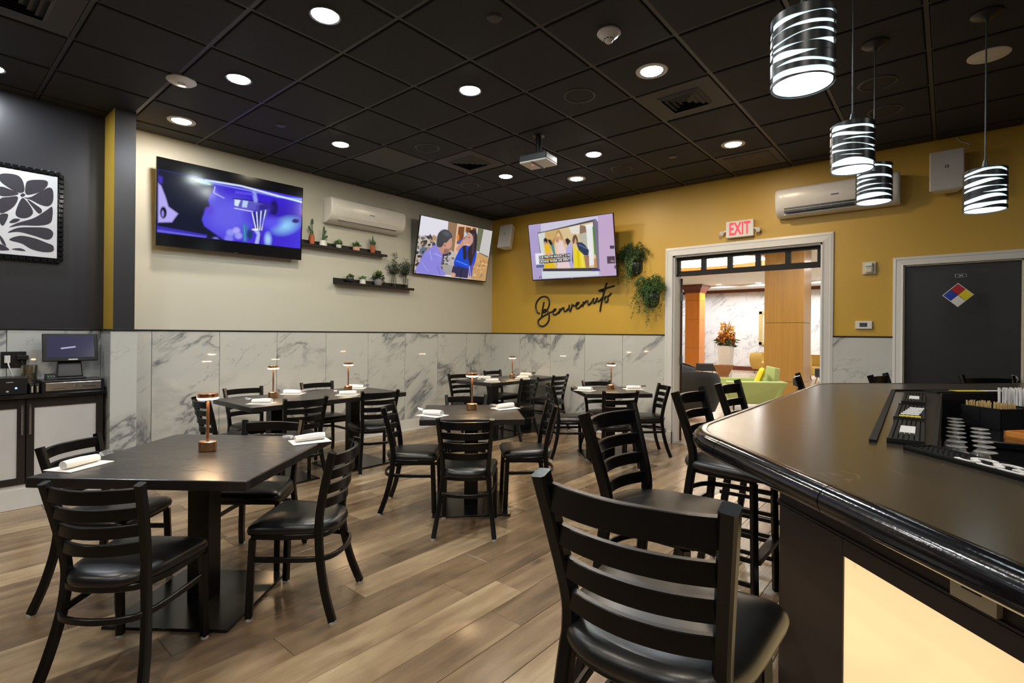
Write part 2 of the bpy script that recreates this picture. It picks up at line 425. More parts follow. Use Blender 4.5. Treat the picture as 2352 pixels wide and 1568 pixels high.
# marble wainscot, one slab each
tmesh = {}
def slab(parent, x0, x1, y0, y1, z0, z1):
    sx, sy, sz = x1-x0, y1-y0, z1-z0; k = (round(sx, 3), round(sy, 3), round(sz, 3))
    if k not in tmesh: tmesh[k] = MB().box(-sx/2, sx/2, -sy/2, sy/2, -sz/2, sz/2).mesh('marble_tile', tile_marble, smooth=False)
    return link('marble_tile', tmesh[k], parent, loc=((x0+x1)/2, (y0+y1)/2, (z0+z1)/2), bevel=0.0012, seg=1)
Z0, Z1 = 0.172, 1.392
yy = [0.0] + [-0.606*k for k in range(1, 9)] + [-5.085]
MB().box(0, 0.004, -5.085, 0, 0.1, 1.40).build('grout_backing', dark_gap, wall_left, smooth=False)
for a, b in zip(yy[:-1], yy[1:]): slab(wall_left, 0.004, 0.013, b+0.002, a-0.002, Z0, Z1)
xx = [0.013, 0.620, 1.230, 1.842, 2.452, 3.06]
MB().box(0.004, 3.06, -0.004, 0, 0.1, 1.40).box(4.93, 5.446, -0.004, 0, 0.1, 1.40).build('grout_backing', dark_gap, wall_back, smooth=False)
for a, b in zip(xx[:-1], xx[1:]): slab(wall_back, a+0.002, b-0.002, -0.013, -0.004, Z0, Z1)
slab(wall_back, 4.932, 5.444, -0.013, -0.004, Z0, Z1)
slab(wall_post, 0.475, 0.487, -5.268, -5.082, 0.172, Z1)       # cladding of the post below the rail
slab(wall_post, 0.125, 0.475, -5.262, -5.250, 0.172, Z1)
MB().box(0.02, 0.475, -5.25, -5.086, 0.0, 1.40).build('post_core', dark_gap, wall_post, smooth=False)
ya = [-5.262, -5.86, -6.47, -7.08, -7.69, -8.3, -8.9, -9.5, -10]
for a, b in zip(ya[:-1], ya[1:]): slab(wall_alcove, 0.126, 0.136, b+0.002, a-0.002, Z0, Z1)

def trim(n, boxes, mat, bevel=0.004):
    m = MB()
    for b in boxes: m.box(*b)
    return tag(m.build(n, mat, smooth=False, bevel=bevel), kind='structure')
trim('trim_1', [(0, 0.019, -5.08, 0, 1.393, 1.408)], black_trim, 0.002)
trim('trim_2', [(0.019, 3.06, -0.019, 0, 1.393, 1.408), (4.93, 5.446, -0.019, 0, 1.393, 1.408)], black_trim, 0.002)
trim('trim_3', [(0.125, 0.142, -10, -5.268, 1.393, 1.408), (0.125, 0.495, -5.274, -5.262, 1.393, 1.408), (0.46, 0.495, -5.262, -5.078, 1.393, 1.408)], black_trim, 0.002)
trim('baseboard_left', [(0, 0.020, -5.08, 0, 0, 0.155), (0, 0.027, -5.08, 0, 0, 0.03), (0, 0.016, -5.08, 0, 0.155, 0.17)], white_trim)
trim('baseboard_back', [(0.02, 3.06, -0.020, 0, 0, 0.155), (0.02, 3.06, -0.027, 0, 0, 0.03), (4.93, 5.446, -0.02, 0, 0, 0.155)], white_trim)
trim('baseboard_post', [(0.0, 0.495, -5.276, -5.07, 0, 0.17)], white_trim)

# ------------------------------------------------ wide doorway casing, transom, open leaf
tr = struct('trim_4')
def casing(parent, x0, x1, z, wd, zb=0.0):
    prof = [(0, 0), (wd, 0), (wd, 0.016), (wd*0.72, 0.022), (wd*0.66, 0.018), (wd*0.18, 0.022), (0.0, 0.030)]
    def side(sgn, xe):
        m = MB(); n = len(prof)
        lo = [(xe+sgn*p[0], -p[1], zb) for p in prof]; hi = [(xe+sgn*p[0], -p[1], z+p[0]) for p in prof]
        m.add(lo+hi, [tuple(range(n)), tuple(range(2*n-1, n-1, -1))] + [(i, (i+1) % n, n+(i+1) % n, n+i) for i in range(n)])
        m.build('side_casing', white_trim, parent, smooth=False)
    side(-1, x0); side(1, x1)
    m = MB(); n = len(prof)
    lo = [(x0-p[0], -p[1], z+p[0]) for p in prof]; hi = [(x1+p[0], -p[1], z+p[0]) for p in prof]
    m.add(lo+hi, [tuple(range(n)), tuple(range(2*n-1, n-1, -1))] + [(i, (i+1) % n, n+(i+1) % n, n+i) for i in range(n)])
    m.build('head_casing', white_trim, parent, smooth=False)
casing(tr, DX0, DX1, DZ, 0.102)
m = MB(); m.box(DX0, DX0+0.02, 0, 0.2, 0, DZ); m.box(DX1-0.02, DX1, 0, 0.2, 0, DZ); m.box(DX0, DX1, 0, 0.2, DZ-0.02, DZ)
m.build('jamb', white_trim, tr, smooth=False)
for xs in (DX0-0.102, DX1): MB().box(xs, xs+0.102, -0.034, 0, 0, 0.16).build('plinth_block', white_trim, tr, smooth=False, bevel=0.003)
win = struct('window_1')
espresso = plain('espresso_wood', (0.009, 0.007, 0.006), 0.5, 0, 0.3)
tx0, tx1, tz0, tz1 = DX0+0.02, DX1-0.02, 2.165, DZ-0.02
MB().box(tx0, tx1, 0.07, 0.125, tz0, tz0+0.055).box(tx0-.012, tx1, 0.05, 0.07, tz0-0.012, tz0+0.02).build('sill_rail', espresso, win, smooth=False, bevel=0.002)
MB().box(tx0, tx1, 0.07, 0.125, tz1-0.035, tz1).build('top_rail', espresso, win, smooth=False, bevel=0.002)
nb = 5; bw = 0.055; span = (tx1-tx0-bw*0.6)/nb
for i in range(nb+1):
    xs = tx0 + i*span - (0 if i == 0 else bw*0.2)
    MB().box(xs, xs+(bw*0.6 if i in (0, nb) else bw), 0.068, 0.127, tz0+0.05, tz1-0.03).build('mullion', espresso, win, smooth=False, bevel=0.002)
for i in range(nb): MB().box(tx0+i*span+0.03, tx0+(i+1)*span, 0.094, 0.098, tz0+0.05, tz1-0.03).build('pane', pane_glass(), win, smooth=False)
# open leaf, swung into the lobby against the left jamb
dr = struct('door_1'); walnut = plain('dark_walnut', s2l((66, 34, 22)), 0.35, vary=0.25, scale=14)
dr.location = (DX0+0.025, 0.19, 0); dr.rotation_euler = (0, 0, math.radians(113))
LW, LH, LT = 0.80, 2.14, 0.042
def leafbox(name, a, b, c, d, mat=walnut): return MB().box(a, b, -LT/2, LT/2, c, d).build(name, mat, dr, smooth=False, bevel=0.002)
leafbox('stile', 0, 0.10, 0.02, LH); leafbox('stile', LW-0.10, LW, 0.02, LH); leafbox('bottom_rail', 0.1, LW-0.1, 0.02, 0.26); leafbox('top_rail', 0.1, LW-0.1, LH-0.11, LH)
for k in range(1, 5): leafbox('glazing_bar', 0.1, LW-0.1, 0.26+k*0.354-0.012, 0.26+k*0.354+0.012)
for k in range(5): MB().box(0.1, LW-0.1, -0.003, 0.003, 0.26+k*0.354+0.01, 0.26+(k+1)*0.354-0.01).build('pane', pane_glass(), dr, smooth=False)
for zz in (0.35, 1.02, 1.85): MB().box(-0.014, 0.02, -0.026, 0.026, zz, zz+0.11).build('hinge', plain('grey_hinge', (0.16, 0.16, 0.16), 0.35, 0.8), dr, smooth=False)

# ------------------------------------------------ charcoal service door on the right
tr5 = struct('trim_5'); casing(tr5, EX0, EX1, EZ, 0.082)
m = MB(); m.box(EX0, EX0+0.012, -0.002, 0.2, 0, EZ); m.box(EX1-0.012, EX1, -0.002, 0.2, 0, EZ); m.box(EX0, EX1, -0.002, 0.2, EZ-0.012, EZ); m.build('jamb', cream_plastic, tr5, smooth=False)
door2 = MB().box(EX0+0.014, EX1-0.014, 0.03, 0.075, 0.01, EZ-0.014).build('door_2', plain('charcoal_door_paint', (0.026, 0.025, 0.027), 0.36, bump=0.08, bscale=300), smooth=False, bevel=0.002); tag(door2, kind='structure')
m = MB(); Mk = Matrix.Translation((6.318, 0.03, 1.035)) @ Matrix.Rotation(PI/2, 4, 'X')
m.lathe([(0.034, 0.0), (0.034, 0.006), (0.013, 0.010), (0.012, 0.035), (0.027, 0.046), (0.031, 0.060), (0.024, 0.072), (0.0, 0.075)], 24, M=Mk); m.build('knob', steel, door2)
# hazard diamond: four small squares turned on a point
hz = thing('hazard_placard', 'white-edged diamond placard with red, yellow, blue and white squares on charcoal door', 'sign', (5.938, 0.029, 1.803), 0)
hz.rotation_euler = (0, PI/4, 0)
s_ = 0.150/2
MB().box(-s_-0.006, s_+0.006, -0.0015, 0, -s_-0.006, s_+0.006).build('backing', white_plastic, hz, smooth=False)
MB().box(-s_, s_, -0.0022, -0.0015, -s_, s_).build('black_cross', black_plastic, hz, smooth=False)
for nm, c, sx, sz in (('red_square', (178, 28, 34), -1, 1), ('yellow_square', (226, 210, 30), 1, 1), ('blue_square', (28, 66, 170), -1, -1), ('white_square', (225, 225, 222), 1, -1)):
    q = 0.002
    MB().box(min(sx*q, sx*s_), max(sx*q, sx*s_), -0.0030, -0.0022, min(sz*q, sz*s_), max(sz*q, sz*s_)).build(nm, plain(nm, s2l(c), 0.3, bump=0.3, bscale=120), hz, smooth=False)
pl = thing('door_plate', 'small engraved black nameplate near the top of the charcoal door', 'sign', (5.958, 0.029, 1.985))
MB().box(-0.042, 0.042, -0.003, 0, -0.016, 0.016).build('rim', steel, pl, smooth=False, bevel=0.001)
MB().box(-0.038, 0.038, -0.0036, -0.003, -0.0125, 0.0125).build('face', black_plastic, pl, smooth=False)
MB().box(-0.016, 0.016, -0.0040, -0.0036, -0.003, 0.003).build('engraved_line', white_plastic, pl, smooth=False)

# ================================================================== LOBBY beyond the doorway
lob_wood = plank_wood('honey_veneer', [(0.25, s2l((168, 104, 38))), (0.5, s2l((194, 128, 54))), (0.75, s2l((214, 152, 78)))], 0.25, along='Y')
def veneer(name, c0, c1):
    k = NT(name); v = k.obj(); mp = k.n('ShaderNodeMapping'); k.l(v, mp.inputs[0]); mp.inputs['Scale'].default_value = (14, 14, 0.7)
    k.l(k.mix(k.noise(mp.outputs[0], 1.0, 5, 0.6, 0.8), c0, c1), k.b.inputs['Base Color']); k.set(Roughness=0.28); MATS[name] = k.m; return k.m
honey = veneer('honey_maple', s2l((150, 106, 46)), s2l((188, 142, 76)))
amber = veneer('amber_maple', s2l((196, 112, 34)), s2l((222, 140, 52)))
mahog = veneer('mahogany', s2l((84, 38, 20)), s2l((118, 58, 32)))
pale_floor = plank_wood('pale_plank', [(0.25, s2l((182, 164, 138))), (0.5, s2l((204, 188, 164))), (0.8, s2l((224, 212, 192)))], 0.22)
lob_white = plain('lobby_ceiling_paint', (0.80, 0.78, 0.73), 0.7)
fl = MB().box(-6, 9.7, 0.1, 16, -0.08, -0.012).build('floor_lobby', dark_gap, smooth=False); tag(fl, kind='structure')
rest = MB(); x = -6.0
while x < 9.7:
    y = 0.06-random.random()*1.2
    while y < 16:
        a, b = max(y, 0.06), min(y+1.22, 16)
        if b-a > 0.05:
            if 1.8 < x < 4.6 and b < 6.5: link('plank', plank_mesh(0.198, b-a, pale_floor, 'p'), fl, loc=(x+0.099, (a+b)/2, 0))
            else: rest.box(x+.0007, x+.1973, a+.0007, b-.0007, -0.012, 0)
        y += 1.22
    x += 0.198
tag(rest.build('plank_field', pale_floor, fl, smooth=False), kind='stuff')
tag(MB().box(DX0+.02, DX1-.02, 0.0, 0.1, -0.002, 0.004).build('trim_6', plain('threshold_metal', (0.25, 0.22, 0.18), 0.4, 0.7), smooth=False), kind='structure')
lob_marble = marble('pale_marble_wall', (0.80, 0.81, 0.83), (0.34, 0.35, 0.37), 0.2, 1.5, 0.8)
wall('wall_lobby_back', [(-6, 9.7, 15.5, 15.7, 0, 3.6)], lob_marble)
wall('wall_lobby_left', [(-6.2, -6, 0.2, 15.7, 0, 3.6)], lob_marble)
wall('wall_lobby_right', [(9.7, 9.9, 0.0, 15.7, 0, 3.6)], lob_marble)
trim('trim_7', [(-6, 9.7, 15.40, 15.5, 3.14, 3.30), (-6, 9.7, 15.34, 15.5, 3.30, 3.36)], mahog)
trim('baseboard_lobby', [(-6, 9.7, 15.47, 15.5, 0, 0.16)], mahog)
# ceiling with a big round lit cove
lc = MB(); cxr, cyr, rr_ = 0.3, 7.7, 2.35; N = 64
ring = [(cxr+rr_*math.cos(2*PI*k/N), cyr+rr_*math.sin(2*PI*k/N)) for k in range(N)]
sq = []
for k in range(N):
    a = 2*PI*k/N; c_, s2_ = math.cos(a), math.sin(a); t = 1/max(abs(c_), abs(s2_))
    sq.append((cxr+4.0*c_*t, cyr+4.0*s2_*t))
vs_ = [(a, b, 3.36) for a, b in ring]+[(a, b, 3.36) for a, b in sq]
lc.add(vs_, [(k, (k+1) % N, N+(k+1) % N, N+k) for k in range(N)])
lc.box(4.3, 9.7, 0.2, 15.7, 3.36, 3.40); lc.box(-6.2, 4.3, 0.2, 3.7, 3.36, 3.40); lc.box(-6.2, 4.3, 11.7, 15.7, 3.36, 3.40); lc.box(-6.2, -3.7, 3.7, 11.7, 3.36, 3.40)
lobc = lc.build('ceiling_lobby', lob_white, smooth=False); tag(lobc, kind='structure')
m = MB(); m.lathe([(rr_-0.12, 3.30), (rr_+0.10, 3.30), (rr_+0.10, 3.36), (rr_, 3.36), (rr_, 3.56), (rr_-0.05, 3.56), (rr_-0.05, 3.36), (rr_-0.12, 3.36)], N, (cxr, cyr, 0), cap=False); m.build('cove_ring', amber, lobc)
m = MB(); m.lathe([(rr_+0.5, 3.9), (rr_+0.5, 4.05), (0.001, 4.15)], N, (cxr, cyr, 0), cap=False); m.lathe([(rr_, 3.56), (rr_+0.5, 3.56), (rr_+0.5, 3.9)], N, (cxr, cyr, 0), cap=False); m.build('cove_dome', lob_white, lobc)
m = MB(); m.lathe([(rr_+0.1, 3.60), (rr_+0.3, 3.60), (rr_+0.3, 3.61), (rr_+0.1, 3.61)], N, (cxr, cyr, 0), cap=False); m.build('cove_light', emitter('cove_light', (1.0, 0.90, 0.74), 40.0), lobc)
# beams / soffit steps near the far wall
trim('trim_8', [(-6, 9.7, 14.3, 15.5, 3.26, 3.37)], lob_white, 0.01)
# columns
def column(name, label, x0, x1, y0, y1, ztop, mat, seams, cap):
    t = thing(name, label, 'column', ((x0+x1)/2, (y0+y1)/2, 0)); hx, hy = (x1-x0)/2, (y1-y0)/2
    zs = [0.0]+seams+[ztop]
    for a, b in zip(zs[:-1], zs[1:]): MB().box(-hx, hx, -hy, hy, a+0.004, b-0.004).build('veneer_panel', mat, t, smooth=False, bevel=0.003)
    MB().box(-hx+0.012, hx-0.012, -hy+0.012, hy-0.012, 0, ztop).build('core', espresso, t, smooth=False)
    if cap:
        MB().add([(sx*(hx+e), sy*(hy+e), z) for (e, z) in ((0.0, ztop-0.02), (0.03, ztop), (0.05, ztop+0.10), (0.14, ztop+0.22), (0.16, ztop+0.30)) for sx, sy in ((-1,-1), (1,-1), (1,1), (-1,1))],
                 [(i+4*j, (i+1) % 4+4*j, (i+1) % 4+4*j+4, i+4*j+4) for j in range(4) for i in range(4)]+[(0,1,2,3), (16,17,18,19)]).build('capital', mahog, t, smooth=False)
    return t
column('wood_column', 'wide honey veneer column standing in the middle of the lobby doorway view', 2.81, 3.57, 5.7, 6.45, 3.36, honey, [0.43, 1.68, 2.93], False)
column('wood_column', 'amber veneer column with dark mahogany capital at the far left of the lobby', -2.05, -1.49, 13.5, 14.1, 3.06, amber, [0.9, 2.0, 2.75], True)
def lob_light(x, y, label):
    t = thing('lobby_downlight', label, 'ceiling light', (x, y, 3.36), 0, 'lobby downlights')
    MB().lathe([(0.10, 0), (0.13, 0), (0.13, -0.008), (0.10, -0.012)], 24, cap=False).build('trim_ring', white_plastic, t)
    MB().lathe([(0.001, -0.004), (0.10, -0.004)], 24, cap=False).build('lens', emitter('lobby_lens', (0.97, 0.98, 1.0), LOBBY), t)
for i, (x, y) in enumerate([(3.2, 2.6), (1.2, 3.4), (4.6, 5.0), (4.4, 9.5), (2.6, 14.0), (-0.9, 13.9), (0.5, 14.0), (4.0, 14.0), (-3.0, 14.0), (0.9, 5.2), (7.0, 6.0), (6.8, 11.0), (-3.6, 4.0), (2.2, 1.2)]):  # includes extra lights near the far wall, added to brighten it
    lob_light(x, y, 'round recessed downlight in the pale lobby ceiling, where extra ones were added to brighten the far wall')

# ================================================================== CHAIRS
def sq(w_, h_, c=0.004):
    a, b = w_/2, h_/2
    return [(-a+c, -b), (a-c, -b), (a, -b+c), (a, b-c), (a-c, b), (-a+c, b), (-a, b-c), (-a, -b+c)]
def seat_mesh(zs, zt, wf, wr, yr, yf):
    """padded seat: rounded back, squarer front, domed top"""
    m = MB(); N = 40; vs_ = []
    def outline(a):
        c, s = math.cos(a), math.sin(a)
        ex = 0.22 if s > 0 else 0.72
        u = math.copysign(abs(c)**ex, c); v = math.copysign(abs(s)**ex, s)
        y = (yf+yr)/2 + v*(yf-yr)/2; t = (y-yr)/(yf-yr)
        return u*(wr+(wf-wr)*t)/2, y
    rings = [(0.90, zs), (0.985, zs+0.006), (1.0, zs+0.020), (0.985, zs+0.036), (0.93, zt-0.014), (0.80, zt-0.006), (0.55, zt), (0.25, zt+0.002)]
    cy_ = (yf+yr)/2
    for (k, z) in rings:
        for i in range(N):
            x, y = outline(2*PI*i/N); vs_.append((x*k, cy_+(y-cy_)*k, z))
    fs = [(j*N+i, j*N+(i+1) % N, (j+1)*N+(i+1) % N, (j+1)*N+i) for j in range(len(rings)-1) for i in range(N)]
    fs.append(tuple(range(N-1, -1, -1))); vs_.append((0, cy_, zt+0.002)); c = len(vs_)-1
    fs += [((len(rings)-1)*N+i, (len(rings)-1)*N+(i+1) % N, c) for i in range(N)]
    return m.add(vs_, fs)
def slat(m, zc, h, hw, y0, bow, tilt):
    path = []; n = 12
    for i in range(n+1):
        t = -1+2*i/n; path.append((hw*t, y0-bow*(1-t*t), zc))
    pr_ = [(-0.009, -h/2+0.002), (-0.007, -h/2), (0.007, -h/2), (0.009, -h/2+0.002), (0.009, h/2-0.002), (0.007, h/2), (-0.007, h/2), (-0.009, h/2-0.002)]
    m.sweep(path, pr_)
def make_chair(name, SH, BH, stool=False):
    root = thing(name, 'x', 'bar stool' if stool else 'chair')
    dz = BH-0.805
    pw, pd = (0.035, 0.040) if stool else (0.031, 0.037)
    for s in (-1, 1):
        fx = 0.19
        lg = MB().sweep([(s*(fx+ (0.012 if stool else 0.004)), 0.192, 0.013), (s*fx, 0.178, SH-0.052)], sq(0.031, 0.031)).build('leg', black_metal, root)
        MB().lathe([(0.0165, 0), (0.0165, 0.013), (0.012, 0.016)], 10, (s*(fx+(0.012 if stool else 0.004)), 0.192, 0)).build('foot_glide', glide_w, lg)
        if stool: path = [(s*0.225, -0.235, 0.013), (s*0.200, -0.180, SH*0.45), (s*0.174, -0.142, SH-0.08), (s*0.168, -0.132, SH+0.0), (s*0.172, -0.142, SH+0.10), (s*0.198, -0.222, BH)]
        else: path = [(s*0.206, -0.222, 0.013), (s*0.188, -0.178, 0.14), (s*0.168, -0.145, 0.29), (s*0.158, -0.134, 0.42), (s*0.160, -0.139, 0.51), (s*0.170, -0.163, 0.64), (s*0.184, -0.207, BH)]
        bp = MB().sweep(smooth_open(path, 4), sq(pw, pd, 0.006), up=(0, 1, 0)).build('back_post', black_metal, root, bevel=0)
        MB().lathe([(0.0175, 0), (0.0175, 0.013), (0.012, 0.016)], 10, (path[0][0], path[0][1], 0)).build('foot_glide', glide_w, bp)
    top = BH
    for i, (zc, h) in enumerate(((top-0.052, 0.062), (top-0.140, 0.047), (top-0.219, 0.047), (top-0.298, 0.047)) if stool else ((top-0.043, 0.054), (top-0.117, 0.045), (top-0.189, 0.045), (top-0.261, 0.045))):
        t = max(0, (zc-(SH+0.07))/(BH-SH-0.07)); y0 = -0.140-(0.078 if stool else 0.068)*t**1.15; hw = (0.170+0.027*t**1.2) if stool else (0.160+0.023*t**1.2)
        m = MB(); slat(m, zc, h, hw, y0+0.002, 0.044 if stool else 0.053, 0); m.build('slat', black_metal, root)
    seat_mesh(SH-0.035, SH+0.028, 0.505 if stool else 0.435, 0.40 if stool else 0.345, -0.215 if stool else -0.205, 0.250 if stool else 0.215).build('seat', vinyl, root, ang=60)
    m = MB(); zf = SH-0.040
    pts = [(-0.19, 0.18, zf), (-0.188, 0.0, zf), (-0.158, -0.125, zf), (-0.11, -0.168, zf), (0, -0.186, zf), (0.11, -0.168, zf), (0.158, -0.125, zf), (0.188, 0.0, zf), (0.19, 0.18, zf)]
    m.sweep(smooth_open(pts, 4), sq(0.016, 0.026, 0.003)); m.bar((-0.19, 0.178, zf), (0.19, 0.178, zf), 0.018, 0.026); m.build('seat_frame', black_metal, root)
    def ustretch(z, k=1.0, out=0.0):
        pts = [(-0.192*k, 0.186, z), (-0.190*k, 0.02, z), (-0.172*k, -0.13, z), (-0.12*k, -0.192-out, z), (0, -0.215-out, z), (0.12*k, -0.192-out, z), (0.172*k, -0.13, z), (0.190*k, 0.02, z), (0.192*k, 0.186, z)]
        MB().sweep(smooth_open(pts, 4), sq(0.015, 0.026, 0.003)).build('stretcher', black_metal, root)
    if not stool: ustretch(0.295)
    else:
        ustretch(SH-0.19)
        for zz in (0.18, 0.30, 0.42): 
            for s in (-1, 1): MB().bar((s*0.198, 0.188, zz), (s*0.203, -0.20, zz), 0.014, 0.022).build('side_rung', black_metal, root, smooth=False, bevel=0.002)
        MB().bar((-0.198, 0.19, 0.30), (0.198, 0.19, 0.30), 0.050, 0.024).build('footrest', black_metal, root, smooth=False, bevel=0.003)
        for zz in (0.25, 0.46): MB().bar((-0.2, -0.195, zz), (0.2, -0.195, zz), 0.014, 0.022).build('rear_rung', black_metal, root, smooth=False, bevel=0.002)
    return root
chair0 = make_chair('dining_chair', 0.445, 0.818); stool0 = make_chair('bar_stool', 0.730, 1.095, True)
used = {}
def place(proto, key, x, y, facing, label, group):
    if key in used: r = copy_tree(proto)
    else: r = proto; used[key] = 1
    r.location = (x, y, 0); r.rotation_euler = (0, 0, math.radians(facing-90)); tag(r, label, None, group); return r
def chair_top(mx, my, f, label, d=0.215):       # from the middle of the back top and the facing angle
    a = math.radians(f); place(chair0, 'c', mx+d*math.cos(a), my+d*math.sin(a), f, label, 'black ladder-back dining chairs')
L = 'black ladder-back chair '
place(chair0, 'c', 3.255, -5.775, 129.5, L+'with its back to the viewer, nearest one at the big front table', 'black ladder-back dining chairs')
place(chair0, 'c', 3.315, -5.04, 218.6, L+'pulled out from the right side of the big front table', 'black ladder-back dining chairs')
chair_top(2.32, -5.83, 42, L+'tucked in at the left of the big front table, by the cabinets')
chair_top(2.475, -4.815, 312, L+'on the far side of the big front table')
chair_top(2.41, -3.87, 42, L+'at the left of the small middle table, seen side on')
place(chair0, 'c', 3.235, -3.775, 129.5, L+'with its back to the viewer at the small middle table')if False else place(chair0, 'c', 3.235, -3.775, 129.5, L+'with its back to the viewer at the small middle table', 'black ladder-back dining chairs')
place(chair0, 'c', 3.19, -3.04, 226, L+'at the right of the small middle table', 'black ladder-back dining chairs')
chair_top(2.39, -2.96, 318, L+'on the far side of the small middle table')
chair_top(0.96, -4.75, 88, L+'at the left head of the long table by the white wall')
chair_top(0.27, -4.11, 0, L+'against the marble wall, left one behind the long table')
chair_top(0.25, -3.28, -4, L+'against the marble wall, right one behind the long table')
chair_top(1.54, -4.09, 174, L+'on the near side of the long table, left of its pair')
chair_top(1.54, -3.31, 165, L+'on the near side of the long table, right of its pair')
chair_top(0.46, -1.19, -12, L+'left of the corner table, facing right')
chair_top(0.34, -0.36, 0, L+'wedged in the room corner behind the corner table')
chair_top(1.69, -1.08, 182, L+'on the near side of the corner table, left of its pair')
chair_top(1.66, -0.33, 182, L+'on the near side of the corner table, right of its pair')
chair_top(2.38, -1.61, 45, L+'at the left of the table beside the doorway')
chair_top(2.47, -0.73, 325, L+'on the far side of the table beside the doorway')
chair_top(3.30, -1.62, 140, L+'with its back to the viewer at the table beside the doorway')
chair_top(3.33, -0.62, 222, L+'at the right of the table, nearest the doorway casing')
def stool_top(mx, my, f, label, d=0.22):
    a = math.radians(f); place(stool0, 's', mx+d*math.cos(a), my+d*math.sin(a), f, label, 'black ladder-back bar stools')
S = 'black ladder-back bar stool '
stool_top(5.378, -5.472, 95, S+'largest in the foreground with its back to the viewer')
stool_top(4.798, -4.511, 0, S+'second from the viewer, at the left side of the bar')
stool_top(4.75, -3.526, 0, S+'third from the viewer, beside the rounded bar corner')
stool_top(4.756, -2.871, 0, S+'fourth from the viewer, in front of the green armchair')
stool_top(4.955, -1.80, 11, S+'peeking over the far left edge of the bar top')
stool_top(5.432, -1.235, -10, S+'peeking over the bar top near the charcoal door')

stool_top(6.11, -0.74, -52, S+'far side of the bar in front of the charcoal door')

# ================================================================== TABLES
def table(label, cx_, cy_, rot, lx, ly, peds, ts=0.045):
    t = thing('dining_table', label, 'table', (cx_, cy_, 0), math.radians(rot), 'black wooden dining tables')
    MB().box(-lx/2, lx/2, -ly/2, ly/2, 0.76-ts, 0.76).build('tabletop', table_m, t, smooth=False, bevel=0.005)
    for px in peds:
        MB().box(px-0.30, px+0.30, -0.30, 0.30, 0.0, 0.014).build('base_plate', base_metal, t, smooth=False, bevel=0.004)
        MB().box(px-0.055, px+0.055, -0.055, 0.055, 0.012, 0.72).build('pedestal', black_metal, t, smooth=False, bevel=0.004)
        MB().box(px-0.20, px+0.20, -0.025, 0.025, 0.695, 0.716).box(px-0.025, px+0.025, -0.20, 0.20, 0.695, 0.716).build('spider', black_metal, t, smooth=False)
    return t
table('large square black table at the front left with two napkin settings', 2.90, -5.375, 38.5, 0.97, 0.97, [0])
table('long black table with two pedestals parallel to the white wall', 1.0, -3.70, 90, 1.62, 0.82, [-0.42, 0.42])
table('small square black table in the middle of the room', 2.885, -3.385, 46, 0.785, 0.785, [0])
table('long black table in the far room corner', 1.08, -0.80, 90, 1.45, 0.66, [-0.34, 0.36])
table('small square black table beside the doorway', 2.89, -1.14, 47, 0.74, 0.74, [0])

# table lamps
glow = emitter('lamp_glow', (1.0, 0.68, 0.36), 170.0)
def lamp_proto():
    t = thing('table_lamp', 'x', 'lamp')
    MB().lathe([(0.040, 0), (0.043, 0.003), (0.043, 0.050)], 32, sx=1.08, sy=0.72).build('base', copper_d, t)
    MB().lathe([(0.0, 0.0525), (0.039, 0.0525), (0.043, 0.050)], 32, sx=1.08, sy=0.72).build('base_cap', copper, t)
    MB().lathe([(0.0075, 0.050), (0.0075, 0.262), (0.015, 0.272), (0.022, 0.276)], 20).build('stem', copper, t)
    MB().lathe([(0.050, 0.280), (0.0525, 0.281), (0.0525, 0.286), (0.050, 0.287)], 40, cap=False).build('light_ring', emitter('ring_glow', (1.0, 0.80, 0.58), 3.0), t)
    MB().lathe([(0.002, 0.276), (0.046, 0.276), (0.048, 0.278)], 40, cap=False).build('diffuser', glow, t)
    MB().lathe([(0.049, 0.287), (0.0545, 0.2875), (0.0545, 0.291), (0.048, 0.292), (0.048, 0.306), (0.046, 0.308), (0.0, 0.308)], 40, cap=False).build('head', copper, t)
    return t
lp = lamp_proto(); first = True
for (x, y, a, lab) in ((2.846, -5.345, 38, 'copper table lamp glowing on the big front table'), (0.86, -4.07, 90, 'copper table lamp on the long table, left of its pair'), (0.86, -3.25, 90, 'copper table lamp on the long table, right of its pair'),
                    (2.82, -3.315, 46, 'copper table lamp on the small middle table'), (1.02, -0.66, 90, 'copper table lamp on the far corner table'), (2.85, -1.03, 47, 'copper table lamp on the table beside the doorway')):
    o = lp if first else copy_tree(lp); first = False
    o.location = (x, y, 0.7605); o.rotation_euler = (0, 0, math.radians(a)); tag(o, lab, None, 'copper cordless table lamps')

# napkin settings
def napkin_proto():
    t = thing('napkin_setting', 'x', 'napkin')
    MB().box(-0.075, 0.075, -0.105, 0.105, 0.0, 0.004).build('folded_napkin', white_cloth, t, smooth=False, bevel=0.0015)
    m = MB(); prof = []
    m.sweep([(0.01, -0.085, 0.025), (0.012, -0.05, 0.026), (0.005, 0.0, 0.025), (0.0, 0.082, 0.022)], [((0.0255+0.003*math.sin(3*k))*math.cos(2*PI*k/14), 0.0205*math.sin(2*PI*k/14)) for k in range(14)], scales=[0.92, 1.0, 1.0, 0.86]); m.build('rolled_napkin', white_cloth, t)
    m = MB(); m.box(-0.003, 0.003, 0.02, 0.100, 0.024, 0.027)
    m.box(-0.013, 0.013, 0.096, 0.108, 0.024, 0.028)
    for k in range(4): m.box(-0.013+k*0.0076, -0.0098+k*0.0076, 0.106, 0.152, 0.026, 0.0295)
    fk = m.build('fork', steel, t, smooth=False); fk.rotation_euler = (0.10, 0.75, 0); fk.location = (-0.016, 0, 0.008)
    return t
npk = napkin_proto(); first = True
N_ = 'white napkin roll with fork '
